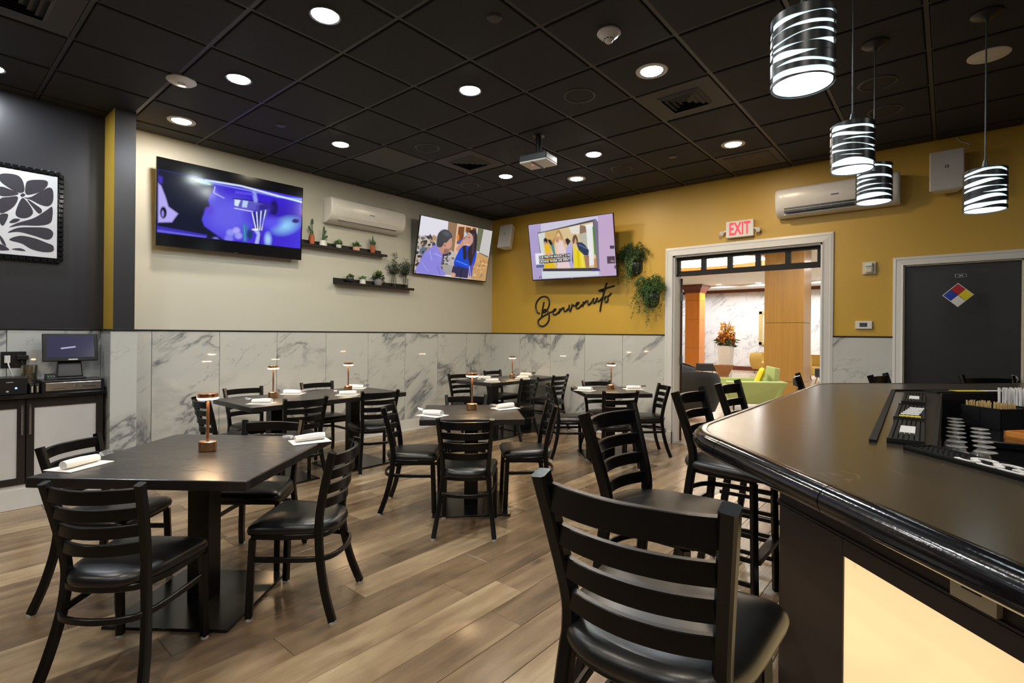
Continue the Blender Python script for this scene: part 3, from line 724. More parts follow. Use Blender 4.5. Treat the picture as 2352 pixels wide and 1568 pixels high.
for (x, y, a, lab) in ((2.755, -5.86, 30, N_+'on the left corner of the big front table'), (3.02, -4.86, 165, N_+'on the right far corner of the big front table'),
                    (1.22, -4.34, 130, N_+'at the left near edge of the long table'), (0.72, -3.80, 310, N_+'on the wall side of the long table between its lamps'), (1.20, -3.47, 130, N_+'on the near edge of the long table, right part'), (0.72, -3.06, 310, N_+'at the right wall side of the long table'),
                    (2.82, -3.75, 100, N_+'at the left edge of the small middle table'), (2.98, -3.07, 165, N_+'at the right far side of the small middle table'),
                    (1.26, -1.36, 130, N_+'at the near left of the corner table'), (0.90, -1.12, 310, N_+'at the wall side of the corner table, left'), (1.26, -0.72, 130, N_+'at the near side of the corner table, right'), (0.92, -0.22, 310, N_+'at the far end of the corner table'),
                    (2.72, -1.40, 95, N_+'at the left of the table beside the doorway'), (3.05, -0.86, 320, N_+'at the right of the table beside the doorway')):
    o = npk if first else copy_tree(npk); first = False
    o.location = (x, y, 0.7605); o.rotation_euler = (0, 0, math.radians(a)); tag(o, lab, None, 'napkin settings')

# ================================================================== BAR
def arc_corner(p, d_in, d_out, r, n=10):
    p = Vector((p[0], p[1])); a = Vector(d_in).normalized(); b = Vector(d_out).normalized()
    ang = math.acos(max(-1, min(1, a.dot(b)))); t = r*math.tan(ang/2); s = p-a*t; e = p+b*t
    nrm = Vector((-a.y, a.x)); 
    if nrm.dot(b) < 0: nrm = -nrm
    c = s+nrm*r; out = []
    a0 = math.atan2((s-c).y, (s-c).x); a1 = math.atan2((e-c).y, (e-c).x)
    while a1-a0 > PI: a1 -= 2*PI
    while a1-a0 < -PI: a1 += 2*PI
    for i in range(n+1):
        q = a0+(a1-a0)*i/n; out.append((c.x+r*math.cos(q), c.y+r*math.sin(q)))
    return out
SQ = math.sqrt(0.5)
def outline(off, r, far=6.75, near=7.4):
    xl = 5.185+off; kn = 0.60+off/SQ; kf = -7.42-off/SQ      # x+y=kn (near), y-x=kf (far)
    pts = [(near, kn-near)] + arc_corner((xl, kn-xl), (-1, 1), (0, 1), r) + arc_corner((xl, kf+xl), (0, 1), (1, 1), r) + [(far, kf+far)]
    return pts
IN = [(6.75, 6.75-8.33), (5.84, 5.84-8.33), (5.84, 1.43-5.84), (7.4, 1.43-7.4)]
bar = thing('bar_counter', 'large angular bar with dark brown top, padded black edge and glowing marble front', 'bar', (0, 0, 0))
out = outline(0.0, 0.36)
MB().prism(out+IN, 1.032, 1.07).build('countertop', counter_m, bar, smooth=False)
# padded rail in segments
rail = outline(-0.002, 0.36); dense = []
for a, b in zip(rail[:-1], rail[1:]):
    ln = math.dist(a, b); k = max(1, int(ln/0.06))
    dense += [(a[0]+(b[0]-a[0])*i/k, a[1]+(b[1]-a[1])*i/k) for i in range(k)]
dense.append(rail[-1]); seg = []; acc = 0; rail_m = plain('black_padded_rail', (0.006, 0.0055, 0.007), 0.13, 0, 0.6, bump=0.10, bscale=120)
prof = [(0.036*math.cos(2*PI*k/20), 0.035*math.sin(2*PI*k/20)) for k in range(20)]
def flush(seg):
    a = Vector((*seg[0], 1.038)); b = Vector((*seg[1], 1.038)); d = (b-a).normalized()*0.0015
    pts = [Vector((*p, 1.038)) for p in seg]; pts[0] += d; e = (pts[-1]-pts[-2]).normalized()*0.0015; pts[-1] -= e
    MB().sweep(pts, prof).build('padded_rail', rail_m, bar)
for i, p in enumerate(dense):
    seg.append(p)
    if len(seg) > 1: acc += math.dist(seg[-1], seg[-2])
    if acc > 0.46 and len(seg) > 2: flush(seg); seg = [p]; acc = 0
if len(seg) > 1: flush(seg)
# body
brown = plain('dark_brown_laminate', s2l((58, 47, 41)), 0.42, bump=0.08, bscale=300)
body = outline(0.25, 0.02); body2 = outline(0.33, 0.02)
MB().prism(body+body2[::-1], 0.0, 1.034).build('front_body', brown, bar, smooth=False)
bo = outline(0.238, 0.02); MB().prism(bo+body[::-1], 0.90, 1.034).build('frieze_rail', brown, bar, smooth=False, bevel=0.003)
bo = outline(0.240, 0.02); MB().prism(bo+body[::-1], 0.0, 0.10).build('kick_board', brown, bar, smooth=False)
bo = outline(0.242, 0.02); MB().prism(bo+body[::-1], 0.838, 0.846).build('moulding', brown, bar, smooth=False, bevel=0.002)
# glowing onyx panel set into the near diagonal face
def onyx():
    k = NT('backlit_onyx'); v = k.obj(); n = k.noise(v, 1.4, 5, 0.6, 0.9); d = k.math('ABSOLUTE', k.math('SUBTRACT', n, 0.5)); f = k.math('MULTIPLY', k.mapr(d, 0, 0.010, 0.5, 0), k.mapr(k.noise(v, 4, 2), 0.5, 0.62))
    c = k.mix(f, (1.0, 0.74, 0.38), (0.62, 0.40, 0.17)); k.l(c, k.b.inputs['Emission Color']); k.l(c, k.b.inputs['Base Color']); k.l(k.mapr(k.noise(v, 1.1, 2), 0.3, 0.7, 0.62, 0.84), k.b.inputs['Emission Strength']); k.set(Roughness=0.25); return k.m
onyx_m = onyx()
kn = 0.60+0.25/SQ
def on_diag(t, z, o): # t along +x, o outward
    return (t-o*SQ, kn-t-o*SQ, z)
def diag_box(t0, t1, z0, z1, o0, o1, name, mat, parent=None, bev=0.0):
    vs_ = [on_diag(t, z, o) for z in (z0, z1) for o in (o0, o1) for t in (t0, t1)]
    return MB().add(vs_, [(0,2,3,1), (4,5,7,6), (0,1,5,4), (2,6,7,3), (0,4,6,2), (1,3,7,5)]).build(name, mat, parent or bar, smooth=False, bevel=bev)
diag_box(5.655, 6.62, 0.13, 0.790, -0.005, 0.004, 'backlit_panel', onyx_m)
diag_box(5.455, 5.655, 0.10, 0.838, 0, 0.010, 'stile', brown, None, 0.002); diag_box(6.62, 6.75, 0.10, 0.838, 0, 0.010, 'stile', brown, None, 0.002); diag_box(5.655, 6.62, 0.790, 0.838, 0, 0.010, 'rail', brown, None, 0.002); diag_box(5.655, 6.62, 0.10, 0.13, 0, 0.010, 'rail', brown, None, 0.002)
o = diag_box(5.886, 5.956, 0.848, 0.904, 0, 0.014, 'outlet_plate', plain('ivory_plate', (0.74, 0.66, 0.46), 0.4)); diag_box(5.905, 5.935, 0.876, 0.880, 0.014, 0.016, 'outlet_slot', black_plastic)
# foot rail
fr = [(p[0], p[1], 0.19) for p in outline(0.13, 0.1)]; MB().tube(fr, 0.025, 12).build('foot_rail', chrome, bar)
for q in ((5.31, -3.0), (5.31, -4.1), (5.31, -2.5)):
    MB().bar((q[0], q[1], 0.19), (q[0]+0.15, q[1], 0.19), 0.025, 0.025).build('rail_bracket', chrome, bar)
rubber = plain('black_rubber', (0.006, 0.006, 0.006), 0.6, 0, 0.3)
# raised dark bead on the counter and inner lip
MB().sweep([(5.69, -4.435, 1.074), (5.615, -2.46, 1.074)], [(-0.010, -0.004), (0.010, -0.004), (0.010, 0.005), (-0.010, 0.005)]).sweep([(5.617, -2.47, 1.074), (6.62, -1.465, 1.074)], [(-0.010, -0.004), (0.010, -0.004), (0.010, 0.005), (-0.010, 0.005)]).build('counter_bead', rubber, bar, smooth=False)
MB().sweep([(7.39, 1.43-7.39, 1.06), (5.84, -4.41, 1.06), (5.84, -2.49, 1.06), (6.74, 6.74-8.33, 1.06)], [(-0.006, -0.05), (0.006, -0.05), (0.006, 0.016), (-0.006, 0.016)]).build('inner_lip', espresso, bar, smooth=False)
# inner work shelf below the well edge
IN2 = [(6.75, 6.75-8.75), (6.10, 6.10-8.75), (6.10, 2.05-6.10), (7.4, 2.05-7.4)]
MB().prism(IN[::-1]+IN2, 0.74, 0.78).build('work_shelf', black_gloss, bar, smooth=False)
inner = [(6.75, 6.75-8.345), (5.85, 5.85-8.345), (5.85, 1.445-5.85), (7.4, 1.445-7.4)]; MB().prism(IN+inner[::-1], 0.0, 1.034).build('inner_face', black_gloss, bar, smooth=False)
MB().prism(IN2[::-1]+[(6.75, 6.75-8.80), (6.13, 6.13-8.80), (6.13, 2.10-6.13), (7.4, 2.10-7.4)][::1], 0.0, 0.80).build('speed_rail', black_gloss, bar, smooth=False)
# island behind the bar holding the caddies
isl = thing('bar_station', 'black service station inside the bar below the straw caddies', 'cabinet', (6.36, -2.62, 0))
MB().box(-0.38, 0.5, -0.55, 0.33, 0, 0.90).build('body', black_plastic, isl, smooth=False, bevel=0.006)
MB().box(-0.39, 0.53, -0.57, 0.34, 0.90, 0.93).build('top', black_gloss, isl, smooth=False, bevel=0.004)

# rubber mats
white_print = plain('white_print', (0.72, 0.72, 0.70), 0.6)
yellow_print = plain('yellow_print', s2l((214, 196, 40)), 0.6)
def bar_mat(x, y, lx, ly, rot, label, mode):
    t = thing('bar_mat', label, 'bar mat', (x, y, 1.0705), math.radians(rot), 'ribbed rubber bar mats')
    MB().box(-lx/2, lx/2, -ly/2, ly/2, 0, 0.007).build('mat_base', rubber, t, smooth=False, bevel=0.001)
    n = 7
    for k in range(n):
        a = -lx/2+lx*(k+0.5)/n; MB().box(a-lx/n*0.36, a+lx/n*0.36, -ly/2+0.004, ly/2-0.004, 0.007, 0.013).build('rib', rubber, t, smooth=False)
    MB().box(-lx/2, lx/2, -ly/2, -ly/2+0.008, 0, 0.016).build('rim', rubber, t, smooth=False); MB().box(-lx/2, lx/2, ly/2-0.008, ly/2, 0, 0.016).build('rim', rubber, t, smooth=False)
    if mode == 0: MB().box(-lx*0.22, lx*0.22, -ly*0.16, ly*0.16, 0.0075, 0.0142).build('printed_label', white_print, t, smooth=False)
    else:
        m = MB()
        for k in range(5): m.box(-lx*0.30+k*0.006, lx*0.30+k*0.004, -ly*0.26+k*ly*0.115, -ly*0.26+k*ly*0.115+ly*0.075, 0.0075, 0.0142)
        m.build('printed_lettering', white_print, t, smooth=False)
        MB().box(-lx*0.34, lx*0.36, -ly*0.40, -ly*0.33, 0.0075, 0.0142).build('printed_stripe', yellow_print, t, smooth=False)
bar_mat(5.735, -2.96, 0.095, 0.50, 1.5, 'farthest ribbed black bar mat with a small white label', 0)
bar_mat(5.748, -3.60, 0.100, 0.52, 1.5, 'middle ribbed black bar mat with white lettering and a yellow stripe', 1)
bar_mat(5.765, -4.165, 0.095, 0.50, 1.5, 'nearest ribbed black bar mat with a plain white label', 0)
# long rail mat with lettering
t = thing('rail_mat', 'long black rubber rail mat with bold white lettering along the bar edge', 'bar mat', (6.10, 1.335-6.10, 1.0705), math.radians(-45))
MB().box(-0.42, 0.60, -0.046, 0.046, 0, 0.008).build('mat_base', rubber, t, smooth=False)
MB().box(-0.42, 0.60, -0.046, -0.042, 0, 0.013).box(-0.42, 0.60, 0.042, 0.046, 0, 0.013).box(-0.42, -0.416, -0.046, 0.046, 0, 0.013).build('rim', rubber, t, smooth=False)
m = MB()
for i in range(62):
    for j in range(5): m.lathe([(0.0042, 0.008), (0.0036, 0.0115)], 6, (-0.405+i*0.0163, -0.034+j*0.017, 0))
tag(m.build('rubber_nubs', rubber, t), kind='stuff')
me = text_mesh('GUINNESS', 0.092, white_print, 0.0018, bold=0.0006, shear=0.2); o = link('lettering', me, t); o.location = (0.045, 0.0, 0.0125); o.rotation_euler = (0, 0, PI); o.scale = (1.42, 1.12, 1)
# mat on far inner edge
t = thing('rail_mat', 'thin yellow and white edged rail mat along the far inner edge of the bar', 'bar mat', (6.18, 6.18-8.22, 1.0705), math.radians(45))
MB().box(-0.55, 0.45, -0.045, 0.045, 0, 0.010).build('mat_base', rubber, t, smooth=False)
MB().box(-0.40, -0.22, -0.034, 0.034, 0.010, 0.0115).build('printed_stripe', yellow_print, t, smooth=False)
MB().box(-0.21, 0.40, -0.026, 0.026, 0.010, 0.0115).build('printed_lettering', white_print, t, smooth=False)
# stemmed glasses upside down on the work shelf
gl = glass('clear_glass', (0.95, 0.95, 0.95), 0.03, 1.6); gl.node_tree.nodes['Principled BSDF'].inputs['Transmission Weight'].default_value = 0.8
def wine_glass():
    t = thing('stemmed_glass', 'upside-down stemmed glass in the row just inside the bar', 'glass', (0, 0, 0), 0, 'stemmed glasses behind the bar')
    MB().lathe([(0.036, 0), (0.041, 0.03), (0.043, 0.06), (0.036, 0.092), (0.016, 0.112), (0.006, 0.122), (0.006, 0.122), (0.0135, 0.108), (0.034, 0.089), (0.041, 0.06), (0.039, 0.03), (0.0345, 0.0)], 24, cap=False).build('bowl', gl, t)
    MB().lathe([(0.006, 0.118), (0.0045, 0.14), (0.0045, 0.180), (0.007, 0.195)], 12).build('stem', gl, t)
    MB().lathe([(0.007, 0.195), (0.027, 0.200), (0.031, 0.203), (0.026, 0.205), (0.0, 0.205)], 24).build('foot', gl, t)
    return t
wg = wine_glass(); first = True
MB().box(5.852, 6.02, -4.25, -2.62, 0.78, 0.818).build('glass_rack', black_plastic, bar, smooth=False)
for k in range(15):
    o = wg if first else copy_tree(wg); first = False
    o.location = (5.898+random.uniform(-.003, .003)+(0.072 if k >= 9 else 0), (-4.13+k*0.115 if k < 9 else -4.07+(k-9)*0.115), 0.818)
# caddies
def caddy(x, y, rz, label):
    t = thing('bar_caddy', label, 'caddy', (x, y, 0.93), rz, 'black bar caddies')
    w2, d2, h = 0.10, 0.07, 0.11
    for nm, b in (('side', (-w2, -w2+.006, -d2, d2, 0, h)), ('side', (w2-.006, w2, -d2, d2, 0, h)), ('side', (-w2, w2, -d2, -d2+.006, 0, h)), ('side', (-w2, w2, d2-.006, d2, 0, h)), ('divider', (-0.003, 0.003, -d2, d2, 0, h-0.01)), ('bottom', (-w2, w2, -d2, d2, 0, .006))):
        MB().box(*b).build(nm, black_plastic, t, smooth=False)
    return t
CR = math.radians(-40)
def sticks(cx_, cy_, z0, n, w_, d_, h, r, mat, name, label, group, lean=0.05):
    me = MB().lathe([(r, 0), (r, h)], 6).mesh(name, mat)
    for i in range(n):
        o = link(name, me); u, v = random.uniform(-w_, w_), random.uniform(-d_, d_)
        o.location = (cx_+u*math.cos(CR)-v*math.sin(CR), cy_+u*math.sin(CR)+v*math.cos(CR), z0-random.uniform(0, 0.006)); o.rotation_euler = (random.uniform(-lean, lean), random.uniform(-lean, lean), 0)
        tag(o, label, 'straw' if 'straw' in name else 'stirrer', group)
caddy(6.045, -2.70, CR, 'black bar caddy holding wooden stirrers behind the bar')
sticks(6.045, -2.70, 0.945, 72, 0.088, 0.058, 0.122, 0.0026, plain('pale_birch', s2l((196, 168, 112)), 0.6), 'wooden_stirrer', 'pale wooden stirrer standing in the bar caddy', 'wooden stirrers in the caddy')
caddy(6.190, -2.50, CR, 'black bar caddy full of white straws at the right edge')
sticks(6.190, -2.50, 0.945, 70, 0.088, 0.058, 0.185, 0.004, plain('white_straw_paper', (0.74, 0.73, 0.72), 0.5), 'drinking_straw', 'white drinking straw standing in the right caddy', 'white straws in the caddy')
t = thing('wooden_tray', 'orange wooden tray edge behind the bar at the right side', 'tray', (6.225, -3.03, 0.93), CR)
ow = plain('orange_wood', s2l((214, 138, 62)), 0.4, vary=0.15, scale=30)
MB().box(-0.12, 0.22, -0.09, 0.09, 0, 0.008).build('bottom', ow, t, smooth=False)
for b in ((-0.12, 0.22, -0.09, -0.08, 0, 0.032), (-0.12, 0.22, 0.08, 0.09, 0, 0.032), (-0.12, -0.11, -0.09, 0.09, 0, 0.032), (0.21, 0.22, -0.09, 0.09, 0, 0.032)): MB().box(*b).build('side', ow, t, smooth=False, bevel=0.001)

# ================================================================== SCREENS
class Painter:
    """paints a flat screen picture on a fine grid of corner colours; shapes are given in sketch coordinates mapped by a homography"""
    def __init__(s, nu, nv, quad, fill):
        s.nu, s.nv = nu, nv
        f = homog([(0,0), (1,0), (1,1), (0,1)], quad); s.inv = homog(quad, [(0,0), (1,0), (1,1), (0,1)])
        u, v = np.meshgrid(np.linspace(0, 1, nu), np.linspace(0, 1, nv)); s.u, s.v = u.ravel(), v.ravel()
        s.x, s.y = f(s.u, s.v); s.c = np.tile(np.array(s2l(fill)), (nu*nv, 1))
    def blend(s, a, col): 
        s.c = s.c*(1-a[:, None]) + np.array(s2l(col))[None]*a[:, None]
    def poly(s, pts, col, soft=3.0, alpha=1.0, curve=False):
        if curve: pts = smooth_closed(pts, 5)
        P = np.array(pts, float); Q = np.roll(P, -1, 0); d = np.full(len(s.x), 1e9); ins = np.zeros(len(s.x), bool)
        for (x0, y0), (x1, y1) in zip(P, Q):
            dx, dy = x1-x0, y1-y0; L = dx*dx+dy*dy+1e-9
            t = np.clip(((s.x-x0)*dx+(s.y-y0)*dy)/L, 0, 1); d = np.minimum(d, np.hypot(s.x-x0-t*dx, s.y-y0-t*dy))
            if abs(dy) > 1e-9:
                c = ((y0 > s.y) != (y1 > s.y)) & (s.x < dx*(s.y-y0)/dy+x0); ins ^= c
        sd = np.where(ins, d, -d); s.blend(np.clip(0.5+sd/(2*soft), 0, 1)*alpha, col)
    def ell(s, cx, cy, rx, ry, col, soft=0.1, alpha=1.0, rot=0.0):
        c, n = math.cos(rot), math.sin(rot); dx, dy = s.x-cx, s.y-cy
        q = np.hypot((dx*c+dy*n)/rx, (-dx*n+dy*c)/ry); s.blend(np.clip((1+soft-q)/(2*soft), 0, 1)*alpha, col)
    def line(s, pts, wd, col, soft=2.0, alpha=1.0):
        d = np.full(len(s.x), 1e9)
        for (x0, y0), (x1, y1) in zip(pts[:-1], pts[1:]):
            dx, dy = x1-x0, y1-y0; t = np.clip(((s.x-x0)*dx+(s.y-y0)*dy)/(dx*dx+dy*dy+1e-9), 0, 1); d = np.minimum(d, np.hypot(s.x-x0-t*dx, s.y-y0-t*dy))
        s.blend(np.clip(0.5+(wd/2-d)/(2*soft), 0, 1)*alpha, col)
    def speckle(s, pts, cols, n, r, seed=1):
        R = random.Random(seed); xs = [p[0] for p in pts]; ys = [p[1] for p in pts]; P = pts
        def inside(x, y):
            k = False
            for (x0, y0), (x1, y1) in zip(P, P[1:]+P[:1]):
                if (y0 > y) != (y1 > y) and x < (x1-x0)*(y-y0)/(y1-y0)+x0: k = not k
            return k
        for _ in range(n):
            x, y = R.uniform(min(xs), max(xs)), R.uniform(min(ys), max(ys))
            if inside(x, y): s.ell(x, y, r*R.uniform(.4, 1.2), r*R.uniform(.3, .9), R.choice(cols), 0.15, 1, R.uniform(0, 3))
    def mesh(s, name, w_, h_, strength):
        me = bpy.data.meshes.new(name); nu, nv = s.nu, s.nv
        co = np.stack([(s.u-0.5)*w_, np.zeros_like(s.u), (0.5-s.v)*h_], 1)
        i = np.arange(nu*nv).reshape(nv, nu); q = np.stack([i[:-1, :-1], i[1:, :-1], i[1:, 1:], i[:-1, 1:]], -1).reshape(-1, 4)
        me.vertices.add(len(co)); me.vertices.foreach_set('co', co.ravel()); me.loops.add(q.size); me.loops.foreach_set('vertex_index', q.ravel().astype(np.int32))
        me.polygons.add(len(q)); me.polygons.foreach_set('loop_start', np.arange(0, q.size, 4, dtype=np.int32)); me.polygons.foreach_set('loop_total', np.full(len(q), 4, dtype=np.int32)); me.update(calc_edges=True)
        at = me.color_attributes.new('picture', 'FLOAT_COLOR', 'POINT'); at.data.foreach_set('color', np.concatenate([s.c, np.ones((len(s.c), 1))], 1).astype(np.float32).ravel())
        k = NT(name+'_picture'); a = k.n('ShaderNodeAttribute'); a.attribute_name = 'picture'
        k.set(Base_Color=(0.004, 0.004, 0.004), Roughness=0.12); k.l(a.outputs['Color'], k.b.inputs['Emission Color']); k.b.inputs['Emission Strength'].default_value = strength
        me.materials.append(k.m); return me

def television(label, center, base, yaw, tilt, roll, painter, strength, w_=1.45, h_=0.832):
    if base == 'x': R0, N0 = Vector((0,1,0)), Vector((1,0,0))
    else: R0, N0 = Vector((1,0,0)), Vector((0,-1,0))
    U = Vector((0,0,1)); N1 = N0*math.cos(yaw)+R0*math.sin(yaw); R1 = R0*math.cos(yaw)-N0*math.sin(yaw)
    N2 = N1*math.cos(tilt)-U*math.sin(tilt); U2 = U*math.cos(tilt)+N1*math.sin(tilt)
    R3 = R1*math.cos(roll)+U2*math.sin(roll); U3 = U2*math.cos(roll)-R1*math.sin(roll)
    t = thing('television', label, 'television', center, 0, 'wall-mounted televisions')
    Mx = Matrix.Identity(4)
    for i in range(3): Mx[i][0] = R3[i]; Mx[i][1] = -N2[i]; Mx[i][2] = U3[i]; Mx[i][3] = center[i]
    t.matrix_world = Mx          # local x right, local -y toward the room, z up
    b = 0.008
    MB().box(-w_/2, w_/2, 0.004, 0.020, -h_/2, h_/2).build('rear_shell', black_plastic, t, smooth=False, bevel=0.002)
    MB().box(-0.48, 0.48, 0.020, 0.045, -0.33, 0.12).build('electronics_box', black_plastic, t, smooth=False, bevel=0.008)
    m = MB()
    for bx in ((-w_/2, -w_/2+b, -h_/2, h_/2), (w_/2-b, w_/2, -h_/2, h_/2), (-w_/2, w_/2, h_/2-b, h_/2), (-w_/2, w_/2, -h_/2, -h_/2+b*2)): m.box(bx[0], bx[1], -0.002, 0.006, bx[2], bx[3])
    m.build('bezel', black_gloss, t, smooth=False)
    o = link('screen', painter.mesh('screen', w_-2*b, h_-3*b, strength), t); o.location = (0, 0.002, b/2)
    MB().box(-0.02, 0.02, -0.0028, -0.002, -h_/2+0.004, -h_/2+0.009).build('badge', steel, t, smooth=False)
    return t, w_-2*b, h_-3*b, b/2
def mount(pa, d, parent, base):
    pass
# --- television 1: a bartender scene in blue light
p = Painter(300, 170, [(90, 82), (1050, 290), (1037, 765), (75, 665)], (6, 7, 14))
PIC = [(92, 160), (1048, 350), (1035, 697), (80, 592)]
p.poly(PIC, (72, 54, 226), 2)
p.poly([(440, 250), (1048, 380), (1046, 470), (700, 400), (460, 330)], (58, 30, 214), 25)
p.ell(560, 480, 150, 120, (104, 98, 240), 0.5); p.ell(900, 470, 170, 60, (52, 26, 190), 0.6); p.ell(860, 640, 120, 60, (66, 44, 214), 0.5)
p.poly([(92, 160), (445, 234), (462, 290), (440, 330), (424, 372), (436, 420), (400, 445), (380, 500), (395, 545), (450, 585), (530, 642), (80, 592)], (14, 20, 46), 6, curve=False)
p.poly([(92, 255), (112, 275), (140, 350), (158, 415), (222, 462), (180, 520), (88, 522)], (186, 176, 252), 6); p.poly([(95, 205), (122, 215), (120, 260), (95, 250)], (70, 50, 190), 6)
p.ell(124, 455, 22, 40, (12, 14, 34), 0.2); p.ell(120, 462, 9, 22, (150, 140, 230), 0.3)
p.poly([(82, 545), (415, 606), (412, 622), (80, 590)], (62, 50, 190), 5); p.poly([(82, 570), (410, 618), (400, 625), (80, 585)], (110, 104, 232), 4)
p.line([(410, 236), (640, 272), (870, 335), (1046, 380)], 9, (226, 240, 255), 4); p.line([(455, 256), (700, 305), (880, 345)], 5, (150, 170, 255), 4); p.line([(880, 345), (1046, 362)], 8, (150, 200, 255), 4)
p.ell(400, 247, 42, 14, (190, 235, 240), 0.7, 0.9, 0.25); p.line([(372, 240), (436, 264)], 7, (255, 255, 255), 4)
p.line([(470, 280), (462, 320), (530, 356)], 6, (190, 190, 250), 3)
p.poly([(592, 362), (700, 372), (830, 395), (820, 440), (700, 432), (600, 412)], (96, 92, 200), 4); p.poly([(600, 364), (640, 368), (622, 412), (598, 404)], (220, 235, 255), 4); p.poly([(655, 370), (690, 376), (680, 420), (648, 416)], (190, 215, 250), 4)
p.line([(590, 358), (720, 372), (830, 398)], 6, (16, 14, 60), 3); p.line([(600, 424), (720, 446)], 6, (220, 220, 255), 3); p.line([(730, 318), (740, 372)], 26, (150, 160, 245), 6); p.line([(610, 316), (720, 330)], 14, (96, 80, 235), 6)
p.ell(862, 420, 26, 52, (26, 16, 96), 0.3); p.ell(800, 420, 50, 30, (50, 34, 150), 0.4)
p.poly([(712, 450), (832, 425), (800, 560), (780, 575), (745, 572), (728, 520)], (70, 66, 178), 4)
for k in range(7): p.line([(716+k*15, 455-k*3), (742+k*6, 570)], 5 if k % 2 else 7, (232, 240, 255) if k % 2 == 0 else (20, 18, 70), 2)
p.line([(740, 570), (760, 600), (745, 660)], 24, (176, 186, 255), 5); p.line([(770, 590), (770, 660)], 5, (30, 24, 110), 3); p.ell(735, 568, 22, 6, (255, 255, 255), 0.4)
for (x, y, r, c) in ((570, 590, 26, (150, 150, 250)), (610, 575, 24, (176, 172, 255)), (560, 630, 28, (132, 130, 246)), (625, 610, 24, (160, 160, 252)), (470, 640, 22, (120, 120, 230)), (430, 440, 28, (96, 70, 226))): p.ell(x, y, r, r*0.9, c, 0.35)
p.poly([(650, 525), (690, 540), (680, 650), (655, 650)], (70, 110, 190), 8); p.line([(662, 540), (668, 640)], 5, (60, 180, 190), 4); p.ell(700, 600, 20, 34, (24, 60, 110), 0.4)
p.ell(940, 540, 70, 42, (150, 214, 255), 0.75, 0.95, -0.3); p.ell(820, 635, 20, 40, (170, 210, 255), 0.6); p.ell(1005, 508, 24, 14, (34, 20, 120), 0.3); p.ell(840, 520, 60, 36, (96, 84, 246), 0.6)
p.poly([(60, 588), (1040, 696), (1040, 780), (60, 680)], (6, 7, 14), 2); p.poly([(60, 60), (1060, 270), (1060, 352), (60, 155)], (6, 7, 14), 2); p.line([(410, 236), (640, 272), (870, 335), (1046, 380)], 9, (226, 240, 255), 4); p.ell(400, 247, 36, 12, (190, 235, 240), 0.7, 0.8, 0.25)
tv1, *_ = television('largest wall-mounted television showing a blue-lit bartending scene', (0.1255, -4.13, 2.6363), 'x', 0.0089, 0.0627, 0.0148, p, 0.92)
# --- television 2: two people talking on a sofa
p = Painter(260, 150, [(258, 122), (1657, 437), (1533, 1450), (120, 1300)], (226, 224, 232))
p.poly([(258, 122), (800, 240), (780, 540), (200, 545)], (228, 226, 236), 3)
p.poly([(800, 230), (985, 270), (915, 900), (800, 860), (780, 540)], (150, 116, 82), 4)
p.poly([(975, 280), (1360, 360), (1300, 900), (910, 900)], (232, 190, 160), 4)
for q in ([(1000, 350), (1118, 352), (1090, 700), (965, 700)], [(1146, 355), (1245, 372), (1230, 600), (1110, 600)], [(1275, 368), (1352, 384), (1340, 600), (1250, 600)]): p.poly(q, (126, 78, 44), 4)
p.ell(990, 570, 26, 66, (226, 140, 62), 0.3); p.ell(1135, 505, 28, 50, (196, 206, 226), 0.3)
p.poly([(1376, 372), (1490, 400), (1410, 860), (1330, 830)], (112, 116, 88), 4); p.poly([(1490, 404), (1657, 437), (1585, 985), (1410, 880)], (206, 202, 200), 4); p.line([(1410, 885), (1570, 955)], 30, (110, 106, 98), 4)
p.poly([(1330, 860), (1420, 890), (1590, 980), (1533, 1450), (1255, 1420), (1280, 1100)], (206, 160, 104), 4)
for k in range(8): p.line([(1290+k*10, 1120+k*42), (1570, 1030+k*55)], 6, (158, 112, 70), 4, 0.6)
p.speckle([(1300, 1000), (1580, 1000), (1533, 1440), (1260, 1410)], [(168, 128, 84), (226, 188, 138), (150, 130, 120)], 26, 26, 5)
SOFA = [(210, 545), (580, 540), (640, 700), (970, 900), (960, 1160), (760, 1330), (120, 1300), (150, 1000)]
p.poly(SOFA, (196, 188, 178), 5); p.speckle(SOFA, [(52, 48, 60), (96, 94, 112), (36, 34, 42), (176, 142, 104), (186, 176, 166), (70, 66, 78), (60, 54, 50)], 230, 52, 3)
p.ell(305, 850, 72, 90, (96, 106, 128), 0.2); p.ell(305, 870, 18, 26, (24, 22, 28), 0.2)
p.poly([(690, 1120), (880, 1130), (890, 1340), (700, 1330)], (168, 162, 160), 6)
SHIRT = [(545, 730), (620, 800), (690, 920), (660, 1130), (690, 1230), (750, 1290), (740, 1345), (600, 1345), (170, 1290), (230, 1090), (320, 900), (440, 790)]
p.poly(SHIRT, (142, 136, 224), 6, curve=True); p.line([(440, 860), (480, 1040)], 10, (190, 190, 250), 6); p.line([(280, 1080), (400, 1260)], 10, (176, 172, 246), 6); p.line([(590, 1160), (640, 1320)], 12, (104, 98, 196), 7); p.line([(520, 800), (450, 920), (600, 1000)], 14, (120, 114, 208), 10, 0.6); p.line([(545, 900), (660, 960)], 12, (186, 184, 250), 6)
p.poly([(585, 720), (720, 770), (760, 880), (690, 915), (640, 850)], (196, 140, 118), 5)
p.poly([(760, 600), (850, 560), (872, 650), (868, 745), (838, 790), (790, 880), (710, 900), (700, 760)], (204, 152, 128), 5, curve=True); p.poly([(720, 800), (840, 800), (790, 890), (700, 910)], (120, 96, 90), 14, 0.8)
p.poly([(575, 600), (610, 480), (700, 410), (790, 420), (865, 500), (878, 560), (830, 600), (780, 660), (740, 700), (650, 770), (575, 740)], (58, 60, 68), 6, curve=True); p.ell(760, 490, 90, 40, (92, 98, 108), 0.7, 0.7, 0.5)
p.ell(738, 730, 36, 52, (214, 150, 128), 0.2); p.ell(735, 735, 16, 28, (168, 104, 88), 0.3)
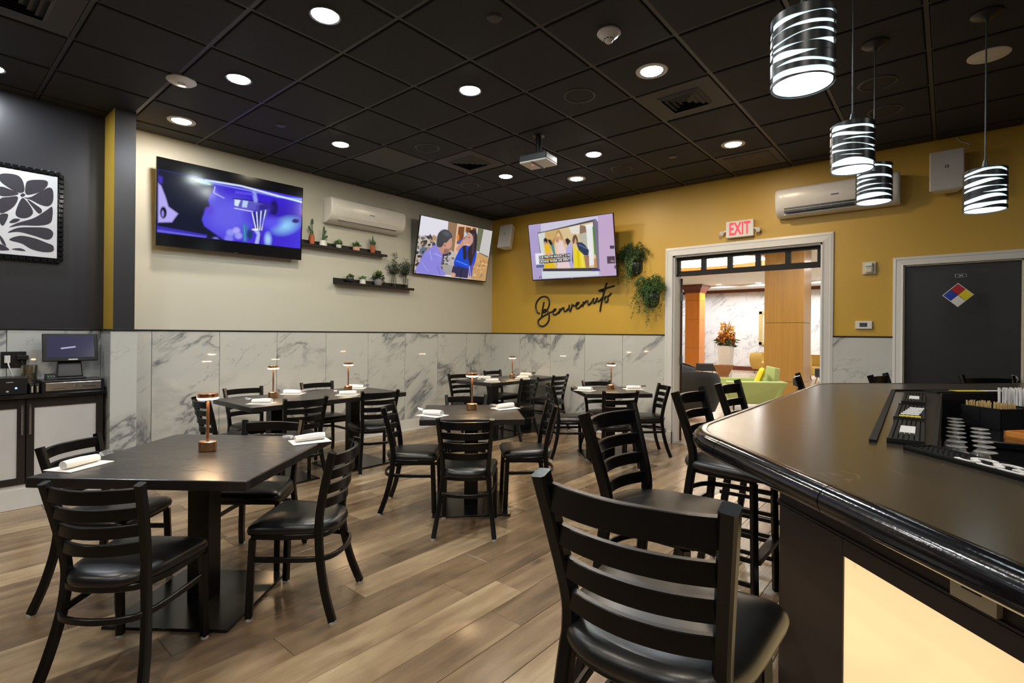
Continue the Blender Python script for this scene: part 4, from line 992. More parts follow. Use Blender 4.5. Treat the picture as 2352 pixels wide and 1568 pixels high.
# second figure
p.poly([(990, 650), (1100, 590), (1140, 640), (1000, 700)], (46, 96, 214), 5)
p.poly([(1090, 740), (1330, 780), (1345, 990), (1260, 1210), (1100, 1200), (915, 1130), (980, 900)], (32, 78, 212), 6, curve=True); p.line([(960, 1040), (1180, 1130)], 16, (96, 150, 255), 8); p.line([(930, 1120), (1150, 1200)], 10, (22, 44, 150), 6)
p.poly([(900, 1140), (1210, 1200), (1190, 1400), (900, 1370), (870, 1270)], (52, 50, 84), 6); p.line([(1070, 1220), (1050, 1390)], 14, (28, 26, 52), 7); p.poly([(1200, 1180), (1300, 1080), (1265, 1400), (1210, 1390)], (92, 86, 178), 5); p.line([(1215, 1150), (1250, 1390)], 8, (228, 228, 244), 3)
p.poly([(1090, 600), (1170, 650), (1080, 740), (980, 860), (950, 800), (1010, 720)], (206, 152, 132), 5); p.ell(1140, 660, 52, 48, (216, 164, 142), 0.2)
p.poly([(1175, 480), (1280, 470), (1290, 640), (1230, 720), (1130, 640)], (206, 158, 140), 5, curve=True); p.line([(1190, 560), (1225, 575)], 12, (70, 46, 44), 4); p.line([(1150, 545), (1165, 555)], 10, (70, 46, 44), 4); p.ell(1170, 660, 46, 34, (214, 160, 138), 0.25)
p.poly([(1200, 450), (1290, 405), (1360, 500), (1350, 800), (1290, 1000), (1250, 1140), (1200, 1040), (1180, 820), (1280, 660), (1270, 520)], (54, 44, 54), 6, curve=True); p.line([(1300, 500), (1280, 900)], 18, (100, 88, 108), 10, 0.6); p.poly([(1080, 740), (1150, 720), (1170, 1000), (1100, 1030)], (50, 42, 52), 8)
p.ell(900, 1330, 50, 44, (216, 164, 138), 0.2); p.ell(1225, 1380, 36, 30, (216, 164, 138), 0.2)
tv2, *_ = television('tilted television by the room corner showing two people talking on a sofa', (0.1595, -0.9988, 2.6414), 'x', -0.0326, 0.188, -0.0011, p, 0.92)
# --- television 3: news programme with captions
p = Painter(280, 160, [(110, 325), (1795, 60), (1890, 1285), (205, 1410)], (196, 178, 208))
p.poly([(110, 325), (360, 290), (400, 1390), (205, 1410)], (176, 160, 206), 20); p.poly([(360, 295), (1500, 120), (1530, 1250), (390, 1380)], (208, 204, 224), 6); p.poly([(1500, 120), (1795, 60), (1890, 1285), (1560, 1300)], (198, 170, 204), 10)
p.poly([(300, 480), (1455, 170), (1505, 240), (1545, 1200), (1400, 1215)], (120, 112, 132), 5); p.poly([(296, 470), (1410, 205), (1500, 1160), (400, 1195), (350, 870)], (24, 22, 30), 5)
INN = [(304, 486), (1402, 228), (1495, 1140), (410, 1180)]
p.poly(INN, (222, 196, 150), 4); p.poly([(304, 486), (440, 452), (450, 900), (420, 1160), (405, 1160)], (214, 220, 214), 6)
p.poly([(450, 450), (720, 390), (560, 800), (450, 640)], (208, 172, 110), 10); p.poly([(560, 700), (640, 560), (715, 400), (800, 540), (840, 760), (800, 900), (640, 900)], (186, 138, 76), 12, curve=True); p.poly([(640, 640), (715, 460), (770, 640), (740, 900), (650, 880)], (228, 204, 160), 10, curve=True)
p.poly([(920, 350), (1140, 295), (1140, 480), (980, 470)], (232, 226, 214), 8); p.poly([(1145, 300), (1260, 320), (1280, 440), (1140, 480)], (142, 118, 96), 6); p.poly([(1110, 490), (1290, 450), (1320, 800), (1150, 620)], (190, 186, 170), 8)
p.poly([(1270, 350), (1390, 320), (1440, 1080), (1330, 1110)], (236, 236, 234), 8); p.poly([(1240, 300), (1400, 260), (1400, 330), (1280, 360)], (240, 240, 238), 6); p.poly([(1395, 330), (1420, 320), (1470, 880), (1440, 880)], (70, 150, 50), 6); p.poly([(1430, 960), (1480, 950), (1495, 1140), (1440, 1140)], (198, 140, 80), 6)
p.poly([(1230, 910), (1330, 900), (1340, 1140), (1270, 1145)], (150, 100, 74), 6)
for k in range(8): p.line([(1235, 930+k*27), (1340, 950+k*27)], 6, (206, 170, 140), 4)
# seated women in bright dresses
p.poly([(420, 700), (520, 690), (570, 870), (660, 1160), (430, 1175), (450, 880)], (236, 190, 34), 8); p.poly([(560, 680), (620, 700), (660, 900), (690, 1110), (620, 900)], (70, 140, 150), 8); p.poly([(470, 860), (560, 850), (590, 930), (480, 960)], (232, 176, 140), 8)
p.ell(450, 650, 34, 54, (200, 146, 116), 0.3); p.poly([(415, 600), (450, 560), (500, 600), (490, 680), (460, 640), (430, 650)], (34, 30, 38), 6); p.poly([(500, 600), (560, 600), (600, 680), (570, 720), (520, 660)], (30, 28, 34), 6)
p.poly([(680, 680), (800, 590), (850, 780), (960, 1160), (700, 1170), (700, 800)], (236, 208, 208), 8); p.ell(690, 600, 34, 56, (196, 142, 112), 0.3); p.poly([(650, 560), (700, 520), (780, 560), (800, 620), (720, 580)], (206, 160, 110), 6)
p.poly([(870, 760), (970, 640), (990, 900), (1030, 1140), (960, 1150), (880, 900)], (178, 172, 232), 8); p.ell(870, 640, 28, 44, (190, 138, 112), 0.3); p.poly([(850, 590), (900, 560), (965, 620), (900, 720), (870, 640)], (46, 38, 42), 6)
p.poly([(1035, 700), (1110, 780), (1210, 860), (1270, 1145), (1030, 1150)], (236, 214, 30), 7); p.line([(1110, 820), (1130, 1140)], 22, (206, 176, 20), 10); p.line([(1180, 880), (1220, 1130)], 20, (244, 234, 130), 10)
p.poly([(1070, 640), (1180, 640), (1250, 690), (1330, 800), (1320, 900), (1240, 900), (1120, 790)], (30, 48, 84), 7); p.line([(1130, 690), (1280, 760)], 18, (96, 124, 160), 9); p.poly([(990, 620), (1020, 1100), (990, 1000)], (36, 60, 84), 6)
p.ell(1045, 600, 40, 66, (206, 154, 124), 0.3); p.poly([(995, 600), (1020, 510), (1070, 500), (1110, 600), (1090, 680), (1060, 560), (1020, 680)], (104, 78, 60), 6, curve=True)
p.poly([(400, 1195), (1500, 1160), (1560, 1205), (405, 1235)], (46, 44, 54), 5); p.poly([(1390, 1165), (1540, 1160), (1560, 1200), (1395, 1205)], (52, 50, 128), 6); p.poly([(385, 1240), (1535, 1210), (1535, 1290), (390, 1380)], (214, 222, 226), 5)
for q in ([(1745, 695), (1835, 690), (1838, 755), (1750, 760)], [(1690, 910), (1850, 900), (1858, 1045), (1700, 1055)], [(1840, 1085), (1868, 1083), (1872, 1150), (1848, 1155)]): p.poly(q, (72, 58, 74), 5)
p.ell(1800, 1000, 40, 18, (168, 128, 140), 0.4); p.line([(330, 1385), (350, 1340)], 14, (20, 18, 30), 5); p.line([(375, 1345), (382, 1388)], 10, (20, 18, 30), 5)
p.poly([(245, 885), (415, 868), (425, 1090), (262, 1105)], (236, 236, 240), 4); p.poly([(265, 1115), (430, 1098), (432, 1155), (272, 1170)], (82, 104, 150), 4)
tv3, sw, sh, dz = television('tilted television on the mustard wall showing a captioned programme', (1.7887, -0.3382, 2.5937), 'y', -0.0299, 0.181, -0.023, p, 0.92)
cap_b = plain('caption_black', (0.004, 0.004, 0.004), 0.3); cap_w = emitter('caption_white', (1, 1, 1), 1.0)
scr = [c for c in tv3.children if c.name.startswith('screen')][0]
def uvpt(x, y):
    u, v = p.inv(x, y); return ((u-0.5)*sw, (0.5-v)*sh)
for (a, b, body) in (((322, 955), (955, 945), 'OUR MARTHA RADDATZ IS IN'), ((330, 1045), (955, 990), 'UKRAINE WHERE SHE SPENT')):
    x0, z0 = uvpt(*a); x1, z1 = uvpt(*b)
    zc = uvpt(640, 932)[1] if 'OUR' in body else uvpt(640, 1020)[1]
    hh = 0.026
    MB().box(x0, x1, -0.0012, -0.0004, zc-hh, zc+hh).build('caption_band', cap_b, scr, smooth=False)
    me = text_mesh(body, 0.052, cap_w, 0.0002); o = link('caption_text', me, scr); o.rotation_euler = (PI/2, 0, 0); o.location = ((x0+x1)/2, -0.0018, zc)
    wd = max(v.co.x for v in me.vertices)-min(v.co.x for v in me.vertices); o.scale = ((x1-x0-0.015)/wd, 1, 1)
# wall brackets of the televisions
for tv, q0, q1 in ((tv1, (0.0, -4.13, 2.62), (0.09, -4.13, 2.62)), (tv2, (0.0, -1.0, 2.62), (0.115, -1.0, 2.62)), (tv3, (1.79, 0.0, 2.58), (1.79, -0.285, 2.58))):
    q0, q1 = Vector(q0), Vector(q1); mt = thing('wall_mount', 'black wall mount behind the '+{tv1: 'blue-lit television', tv2: 'corner television', tv3: 'captioned television'}[tv], 'bracket', q0)
    d = (q1-q0).normalized(); MB().bar(d*0.001, d*0.012, 0.26, 0.24).build('wall_plate', black_plastic, mt, smooth=False); MB().bar(d*0.012, q1-q0, 0.16, 0.08).build('arm', black_plastic, mt, smooth=False)

# ================================================================== AIR CONDITIONERS
def aircon(label, loc, rz, L_, open_):
    t = thing('air_conditioner', label, 'air conditioner', loc, rz, 'white split air conditioners')   # local x along wall, -y into room
    prof = [(0, 0.0), (-0.05, -0.004), (-0.11, 0.006), (-0.165, 0.045), (-0.195, 0.095), (-0.208, 0.16), (-0.208, 0.225), (-0.195, 0.275), (-0.165, 0.298), (0, 0.30)]
    prof = [(a, b) for a, b in smooth_open(prof[1:-1], 4)]; prof = [(0, 0)]+prof+[(0, 0.30)]
    n = len(prof); xs = [(-L_/2, 0.94), (-L_/2+0.012, 0.985), (-L_/2+0.03, 1.0), (L_/2-0.03, 1.0), (L_/2-0.012, 0.985), (L_/2, 0.94)]
    vs_ = [(x, a*k, 0.15+(b-0.15)*(1 if k == 1 else 0.5+0.5*k)) for x, k in xs for a, b in prof]
    fs = [(i*n+j, i*n+(j+1) % n, (i+1)*n+(j+1) % n, (i+1)*n+j) for i in range(len(xs)-1) for j in range(n)]+[tuple(range(n-1, -1, -1)), tuple((len(xs)-1)*n+j for j in range(n))]
    MB().add(vs_, fs).build('casing', white_plastic, t, ang=50)
    if open_:
        MB().box(-L_/2+0.09, L_/2-0.14, -0.200, -0.05, 0.030, 0.078).build('outlet_slot', black_plastic, t, smooth=False)
        for k in range(9): 
            x = -L_/2+0.14+k*(L_-0.30)/8; MB().box(x-0.002, x+0.002, -0.206, -0.10, 0.030, 0.078).build('vane', plain('dark_grey_plastic', (0.12, 0.12, 0.12), 0.4), t, smooth=False)
        MB().box(-L_/2+0.09, L_/2-0.14, -0.208, -0.203, 0.052, 0.056).build('louvre', white_plastic, t, smooth=False)
        MB().box(-L_/2+0.08, L_/2-0.12, -0.155, -0.05, 0.010, 0.018, Matrix.Rotation(0.0, 4, 'X')).build('flap', white_plastic, t, smooth=False)
    else:
        MB().add([(-L_/2+0.11, -0.1925, 0.086), (L_/2-0.13, -0.1925, 0.086), (L_/2-0.13, -0.1615, 0.038), (-L_/2+0.11, -0.1615, 0.038), (-L_/2+0.11, -0.198, 0.083), (L_/2-0.13, -0.198, 0.083), (L_/2-0.13, -0.168, 0.034), (-L_/2+0.11, -0.168, 0.034)],
                 [(0,1,2,3), (4,5,6,7), (0,1,5,4), (1,2,6,5), (2,3,7,6), (3,0,4,7)]).build('flap', white_plastic, t, smooth=False)
        MB().box(-L_/2+0.11, L_/2-0.13, -0.160, -0.155, 0.028, 0.036).build('flap_gap', black_plastic, t, smooth=False)
    MB().box(-0.02, 0.05, -0.2105, -0.207, 0.150, 0.162).build('display_badge', plain('grey_badge', (0.10, 0.10, 0.11), 0.3), t, smooth=False)
    MB().box(-L_/2+0.05, -L_/2+0.065, -0.2105, -0.206, 0.20, 0.208).build('indicator', steel, t, smooth=False)
    return t
aircon('white split air conditioner on the white wall between two televisions', (0.0, -2.525, 2.738), PI/2, 1.11, False)
aircon('white split air conditioner with open louvres on the mustard wall', (4.95, 0.0, 2.715), 0, 1.10, True)

# ================================================================== SHELVES AND SMALL PLANTS
def shelf(label, y0, y1, z):
    t = thing('picture_ledge', label, 'shelf', (0, (y0+y1)/2, z), 0, 'dark wall ledges'); h = (y1-y0)/2
    MB().box(0.0, 0.10, -h, h, -0.018, 0).build('board', espresso, t, smooth=False, bevel=0.001)
    MB().box(0.0, 0.012, -h, h-0.04, 0, 0.055).build('back_plate', espresso, t, smooth=False, bevel=0.001)
    MB().box(0.090, 0.102, -h, h, -0.030, 0.002).build('front_lip', espresso, t, smooth=False, bevel=0.001)
shelf('upper dark wall ledge holding five potted cacti and succulents', -3.43, -2.195, 2.440)
shelf('lower dark wall ledge holding succulents and two glass vases', -2.935, -1.735, 2.022)
leaf_g = plain('leaf_green', s2l((74, 108, 52)), 0.5, vary=0.35, scale=40)
leaf_d = plain('leaf_dark_green', s2l((54, 80, 38)), 0.5, vary=0.4, scale=40)
leaf_v = plain('leaf_fresh_green', s2l((110, 138, 84)), 0.5, vary=0.3, scale=40)
cactus = plain('cactus_green', s2l((48, 84, 56)), 0.6, vary=0.2, scale=60)
purple = plain('succulent_purple', s2l((62, 34, 38)), 0.5, vary=0.3, scale=50)
terra = plain('terracotta', s2l((176, 92, 56)), 0.7); wpot = plain('white_ceramic', (0.66, 0.65, 0.62), 0.4); pinkpot = plain('pink_ribbed_ceramic', s2l((216, 168, 140)), 0.5); concrete = plain('concrete', (0.22, 0.22, 0.22), 0.8, bump=0.4, bscale=90); blackpot = plain('black_ceramic', (0.02, 0.02, 0.022), 0.3)
soil = plain('soil', (0.03, 0.022, 0.016), 0.9)
def potted(label, y, z, pot, potmat, x=0.05):
    t = thing('potted_plant', label, 'potted plant', (x, y, z), 0, 'small potted plants on the ledges')
    MB().lathe(pot, 20).build('pot', potmat, t); r, h = pot[-1]
    MB().lathe([(r*0.86, h-0.004), (0.0, h-0.002)], 16, cap=False).build('soil', soil, t); return t, h
def pads(t, lst):
    m = MB()
    for (y, z, ry, rz, a) in lst: m.blob((0, y, z), (0.008, ry, rz), 12, 8, Matrix.Rotation(a, 3, 'X'))
    m.build('pads', cactus, t)
t, h = potted('tall prickly cactus in a terracotta jar at the left of the upper ledge', -3.247, 2.44, [(0.026, 0), (0.032, 0.04), (0.033, 0.075), (0.028, 0.105), (0.032, 0.118)], terra)
pads(t, [(0.0, 0.145, 0.021, 0.034, 0), (-0.03, 0.19, 0.016, 0.032, 0.5), (0.004, 0.20, 0.003, 0.05, 0), (0.004, 0.275, 0.018, 0.036, 0)])
t, h = potted('prickly pear cactus in a white tapered pot on the upper ledge', -3.10, 2.44, [(0.048, 0), (0.043, 0.04), (0.038, 0.068)], wpot)
pads(t, [(0, 0.088, 0.018, 0.026, 0), (0.004, 0.135, 0.017, 0.038, -0.1), (0.035, 0.115, 0.014, 0.032, -0.9), (0.008, 0.205, 0.014, 0.042, 0), (0.028, 0.175, 0.011, 0.026, -0.5)])
def bush(m, c, r, n, ln, wd, rnd, flat=1.0):
    for _ in range(n):
        d = Vector((rnd.gauss(0, 1), rnd.gauss(0, 1), abs(rnd.gauss(0, 1))*flat+0.1)).normalized(); p = Vector(c)+d*r*rnd.uniform(0.2, 1)
        m.leaf(p, d+Vector((rnd.gauss(0, .5), rnd.gauss(0, .5), rnd.gauss(0, .4))), ln*rnd.uniform(.7, 1.3), wd*rnd.uniform(.7, 1.2), up=(rnd.gauss(0, 1), rnd.gauss(0, 1), rnd.gauss(0, 1)))
R_ = random.Random(3)
t, h = potted('round leafy succulent in a small white pot on the upper ledge', -2.89, 2.44, [(0.028, 0), (0.032, 0.025), (0.034, 0.045)], wpot); m = MB(); bush(m, (0, 0, 0.055), 0.05, 110, 0.022, 0.014, R_); m.build('foliage', leaf_g, t, smooth=False)
t, h = potted('leafy succulent in a pink ribbed pot on the upper ledge', -2.64, 2.44, [(0.038, 0), (0.041, 0.03), (0.038, 0.052)], pinkpot); m = MB(); bush(m, (0, 0, 0.06), 0.05, 80, 0.028, 0.018, R_); m.build('foliage', leaf_g, t, smooth=False)
m = MB()
for k in range(16): a = 2*PI*k/16; m.bar((0.041*math.cos(a), 0.041*math.sin(a), 0.004), (0.040*math.cos(a), 0.040*math.sin(a), 0.05), 0.005, 0.005)
m.build('ribs', pinkpot, t)
t, h = potted('spiky cactus in a terracotta jar at the right of the upper ledge', -2.394, 2.44, [(0.027, 0), (0.033, 0.035), (0.034, 0.075), (0.027, 0.095), (0.031, 0.108)], terra)
m = MB()
for (y, hh, r, b) in ((0, 0.13, 0.012, 0), (-0.018, 0.085, 0.009, -0.25), (0.02, 0.075, 0.009, 0.2), (0.032, 0.06, 0.008, 0.4), (-0.03, 0.075, 0.006, -0.5), (0.01, 0.06, 0.008, 0.1)):
    m.tube([(0, y*0.5, 0.10), (0.003, y+b*hh*0.3, 0.10+hh*0.5), (0, y+b*hh*0.6, 0.10+hh)], r, 7, up=(1, 0, 0), scales=[1, 0.95, 0.35])
m.build('stems', cactus, t)
t, h = potted('small succulent in a round black bowl at the left of the lower ledge', -2.728, 2.022, [(0.022, 0), (0.045, 0.02), (0.053, 0.045), (0.045, 0.072), (0.030, 0.082)], blackpot); m = MB(); bush(m, (0.01, 0.004, 0.075), 0.032, 60, 0.03, 0.014, R_); m.build('foliage', leaf_g, t, smooth=False)
t, h = potted('small green succulent in a white tapered pot on the lower ledge', -2.542, 2.022, [(0.042, 0), (0.038, 0.035), (0.034, 0.062)], wpot); m = MB(); bush(m, (0, 0, 0.065), 0.035, 60, 0.030, 0.018, R_); m.build('foliage', leaf_v, t, smooth=False)
t, h = potted('big mixed succulent arrangement in a grey concrete pot on the lower ledge', -2.302, 2.022, [(0.040, 0), (0.052, 0.03), (0.054, 0.06), (0.047, 0.085)], concrete)
m = MB()
for k in range(60):
    a = k*2.4; r = 0.012+0.0006*k; m.leaf((0, 0, 0.125), (math.cos(a), math.sin(a), 1.1-0.02*k), 0.05, 0.026)
m.build('rosette', purple, t, smooth=False); m = MB(); bush(m, (0.0, 0.0, 0.085), 0.075, 130, 0.035, 0.014, R_, 0.5)
for k in range(40): a = -0.8+k*0.02; m.leaf((0.02, 0.05+k*0.0016, 0.09-k*0.0022), (R_.gauss(0, 1), R_.gauss(0.5, 1), R_.gauss(0, 1)), 0.028, 0.012)
for k in range(30): m.leaf((0.01, -0.05-k*0.0017, 0.10+k*0.0005), (R_.gauss(0, 1), R_.gauss(-0.5, 1), R_.gauss(0, 1)), 0.026, 0.012)
m.build('trailing_foliage', leaf_d, t, smooth=False); m = MB(); bush(m, (0.0, 0.01, 0.155), 0.025, 26, 0.04, 0.03, R_); m.build('fresh_leaves', leaf_v, t, smooth=False)
for (y, lab, hs) in ((-2.049, 'taller leafy sprig in a clear glass vase on the lower ledge', 1.0), (-1.845, 'leafy sprig in a clear glass vase at the right end of the lower ledge', 0.86)):
    t = thing('glass_vase', lab, 'vase', (0.05, y, 2.022), 0, 'glass vases on the lower ledge')
    MB().lathe([(0.030, 0), (0.030, 0.135), (0.0285, 0.135), (0.0285, 0.006), (0.0, 0.006)], 20, cap=False).build('glass_body', pane_glass(), t)
    MB().lathe([(0.001, 0.0), (0.030, 0.0), (0.030, 0.006)], 20, cap=False).build('vase_base', gl, t)
    m = MB(); st = MB()
    for k in range(9):
        a = R_.uniform(0, 2*PI); sp = R_.uniform(0.01, 0.09); H_ = hs*R_.uniform(0.24, 0.40) if k else 0.45*hs
        pts = smooth_open([(0, 0, 0.03), (0.2*sp*math.cos(a), 0.2*sp*math.sin(a), 0.16), (sp*0.55*math.cos(a), sp*0.6*math.sin(a), H_*0.72), (sp*0.7*math.cos(a), sp*1.1*math.sin(a), H_)], 5)
        st.tube(pts, 0.0016, 5)
        for q, pt in enumerate(pts):
            if pt[2] > 0.17:
                for s in (-1, 1): m.leaf(pt, (R_.gauss(0, .6), s*R_.uniform(.4, 1)+R_.gauss(0, .3), R_.uniform(0.1, .9)), R_.uniform(0.04, 0.075), 0.011, up=(1, 0, 0.3))
    st.build('stems', leaf_d, t); m.build('leaves', plain('leaf_blackish_green', s2l((34, 46, 32)), 0.5, vary=0.3, scale=40), t, smooth=False)

# ================================================================== MUSTARD WALL ITEMS
def wall_planter(x, z, label, seed, sway):
    t = thing('wall_planter', label, 'wall planter', (x, 0, z), 0, 'hanging wall planters'); R2 = random.Random(seed)
    # half-round black pocket
    n = 20; vs_ = []; rows = [(1.0, 0.105), (1.0, 0.03), (0.97, -0.02), (0.85, -0.06), (0.62, -0.09), (0.2, -0.108)]
    for (k, zz) in rows:
        for i in range(n+1):
            a = PI+PI*i/n; vs_.append((0.118*k*math.cos(a), 0.100*k*math.sin(a)-0.002, zz))
    fs = [(j*(n+1)+i, j*(n+1)+i+1, (j+1)*(n+1)+i+1, (j+1)*(n+1)+i) for j in range(len(rows)-1) for i in range(n)]
    MB().add(vs_, fs).build('pocket', blackpot, t)
    o = t.children[-1]; sd = o.modifiers.new('solid', 'SOLIDIFY'); sd.thickness = 0.004
    m = MB(); st = MB()
    for k in range(46):
        a = R2.uniform(PI, 2*PI); r = R2.uniform(0.08, 0.2); up = R2.uniform(0.02, 0.2) if k > 12 else R2.uniform(-0.02, 0.12)
        ex, ey = math.cos(a)*r*1.1+sway[0]*R2.random()*0.6, -abs(math.sin(a))*r*0.6-0.03
        drop = 0 if k % 3 else R2.uniform(0.1, 0.34)
        pts = smooth_open([(math.cos(a)*0.05, -0.05, 0.06), (ex*0.6, ey*0.8, 0.12+up), (ex, ey, 0.12+up*0.8), (ex*1.08+(sway[1] if drop else 0), ey*1.02, 0.10+up*0.6-drop)], 5)
        st.tube(pts, 0.0012, 4)
        for pt in pts[3:]:
            for _ in range(7): m.leaf(Vector(pt)+Vector((R2.gauss(0, .010), R2.gauss(0, .008), R2.gauss(0, .012))), (R2.gauss(0, 1), R2.gauss(-.2, .6), R2.gauss(0, 1)), R2.uniform(0.016, 0.032), 0.009, up=(R2.gauss(0, 1), R2.gauss(0, 1), R2.gauss(0, 1)))
    st.build('stems', leaf_d, t); m.build('foliage', leaf_g if seed == 2 else leaf_d, t, smooth=False)
    for k in range(7 if seed == 2 else 6):
        x0 = R2.uniform(-0.09, 0.05); dr = R2.uniform(0.16, 0.30)+(0.12 if k % 3 == 0 else 0); sx_ = R2.uniform(-0.07, 0.03); m = MB()
        pts = smooth_open([(x0*0.6, -0.06, 0.10), (x0, -0.115, 0.14), (x0+sx_*0.4, -0.135, 0.02), (x0+sx_, -0.12, 0.10-dr)], 7)
        m.tube(pts, 0.0012, 4)
        for pt in pts[4:]:
            for _ in range(5): m.leaf(Vector(pt)+Vector((R2.gauss(0, .009), R2.gauss(0, .006), R2.gauss(0, .010))), (R2.gauss(0, 1), R2.gauss(-.3, .5), R2.gauss(-.3, .8)), R2.uniform(0.018, 0.034), 0.010, up=(R2.gauss(0, 1), R2.gauss(0, 1), R2.gauss(0, 1)))
        m.build('trailing_stem', leaf_v if (seed == 1 and k < 4) else leaf_g, t, smooth=False)
wall_planter(2.615, 2.30, 'upper black wall planter with dark bushy fern beside the television', 1, (0, -0.02))
wall_planter(2.86, 1.865, 'lower black wall planter with trailing fern beside the doorway casing', 2, (0.08, -0.10))
# script lettering
fmap = homog([(0, 0), (2352, 0), (2352, 1411), (0, 1411)], [(0.845, 2.264), (2.376, 2.170), (2.383, 1.448), (0.855, 1.442)])
ws = thing('wall_lettering', 'black cursive welcome word mounted on the mustard wall', 'sign', (1.6, 0, 1.8))
strokes = {
 'letter_b': [[(225, 925), (190, 930), (150, 880), (122, 770), (135, 660), (190, 560), (270, 492), (350, 476), (430, 500), (475, 570), (488, 670), (465, 770), (420, 840), (370, 895), (320, 905), (310, 880), (350, 835), (400, 835), (445, 885), (478, 970), (482, 1060), (455, 1160), (390, 1240), (300, 1282), (220, 1255), (182, 1180), (200, 1110), (290, 1030), (400, 965), (490, 915), (580, 880)], [(340, 625), (325, 720), (305, 820), (290, 930), (278, 1040)]],
 'letter_e': [[(580, 880), (640, 850), (662, 820), (635, 815), (600, 850), (585, 905), (600, 955), (635, 970), (690, 940), (760, 870)]],
 'letter_n': [[(778, 800), (765, 860), (745, 930)], [(745, 930), (790, 850), (850, 785), (875, 785), (880, 840), (900, 880), (950, 860), (1010, 790)]],
 'letter_v': [[(1030, 700), (1020, 780), (1035, 865), (1055, 865), (1085, 790), (1105, 680)], [(1105, 680), (1130, 720), (1180, 725)]],
 'letter_e.001': [[(1180, 725), (1250, 690), (1280, 645), (1255, 635), (1220, 670), (1205, 730), (1215, 785), (1255, 795), (1310, 760), (1370, 690)]],
 'letter_n.001': [[(1408, 615), (1395, 680), (1378, 750)], [(1378, 750), (1420, 670), (1490, 595), (1510, 590), (1520, 650), (1545, 700), (1590, 670), (1650, 600), (1690, 520)]],
 'letter_u': [[(1690, 520), (1660, 600), (1690, 655), (1730, 630), (1785, 505)], [(1785, 505), (1775, 580), (1810, 610), (1870, 560), (1930, 490)]],
 'letter_t': [[(2040, 105), (1985, 280), (1930, 500), (1880, 720), (1858, 885)], [(2245, 185), (2100, 230), (1960, 275), (1830, 325), (1900, 330), (1945, 350), (1955, 400)]],
 'letter_o': [[(2160, 390), (2100, 450), (2050, 480), (2010, 470), (1980, 530), (1985, 600), (2020, 635), (2060, 600), (2070, 540), (2050, 490), (2015, 465)]]}
for nm, ss in strokes.items():
    m = MB()
    for s in ss:
        pts = []
        for (a, b) in smooth_open(s, 5):
            x, z = fmap(a, b); pts.append((x-1.6, -0.012, z-1.8))
        m.sweep(pts, [(0.0115*math.cos(2*PI*k/8), 0.012*math.sin(2*PI*k/8)) for k in range(8)], up=(0, 1, 0))
    m.build(nm.split('.')[0], black_plastic, ws)
# exit sign
ex = thing('exit_sign', 'white emergency sign with glowing red EXIT above the doorway', 'exit sign', (3.985, 0, 2.655))
MB().box(-0.155, 0.155, -0.060, 0, -0.095, 0.10).build('housing', white_plastic, ex, smooth=False, bevel=0.006)
red = emitter('exit_red', (1.0, 0.06, 0.085), 0.95)
me = text_mesh('EXIT', 0.205, red, 0.002, bold=0.004); o = link('lettering', me, ex); o.rotation_euler = (PI/2, 0, 0); o.location = (0, -0.0615, -0.002); wd = max(v.co.x for v in me.vertices)-min(v.co.x for v in me.vertices); o.scale = (0.235/wd, 1.0, 1)
for s in (-1, 1):
    MB().bar((s*0.15, -0.03, 0.0), (s*0.20, -0.04, -0.02), 0.016, 0.016).build('arm', white_plastic, ex)
    Mh = Matrix.Translation((s*0.205, -0.045, -0.03)) @ Matrix.Rotation(PI/2+0.4, 4, 'X'); MB().lathe([(0.010, -0.03), (0.026, -0.015), (0.028, 0.015), (0.024, 0.022), (0.0, 0.024)], 16, M=Mh).build('lamp_head', white_plastic, ex)
# strobe, thermostat
t = thing('alarm_strobe', 'cream fire alarm strobe between the two doors', 'alarm', (5.247, 0, 2.105)); MB().box(-0.058, 0.058, -0.022, 0, -0.064, 0.064).build('housing', cream_plastic, t, smooth=False, bevel=0.006)
MB().box(-0.034, 0.034, -0.045, -0.02, -0.052, 0.052).build('body', cream_plastic, t, smooth=False, bevel=0.01); MB().box(-0.030, 0.030, -0.058, -0.04, 0.015, 0.050).build('strobe_lens', plain('pale_lens', (0.6, 0.72, 0.7), 0.1), t, smooth=False, bevel=0.004)
Mg = Matrix.Translation((0.005, -0.046, -0.022)) @ Matrix.Rotation(PI/2, 4, 'X'); MB().lathe([(0.020, 0.0), (0.018, 0.003), (0.0, 0.003)], 20, M=Mg).build('sounder', cream_plastic, t)
t = thing('thermostat', 'white wall thermostat with grey display left of the charcoal door', 'thermostat', (5.205, 0, 1.522)); MB().box(-0.072, 0.072, -0.024, 0, -0.041, 0.041).build('housing', white_plastic, t, smooth=False, bevel=0.005)
MB().box(-0.036, 0.030, -0.0255, -0.024, -0.020, 0.022).build('display', plain('lcd_grey', (0.07, 0.08, 0.09), 0.2), t, smooth=False); MB().box(0.044, 0.056, -0.0265, -0.024, -0.010, 0.012).build('button', white_plastic, t, smooth=False)
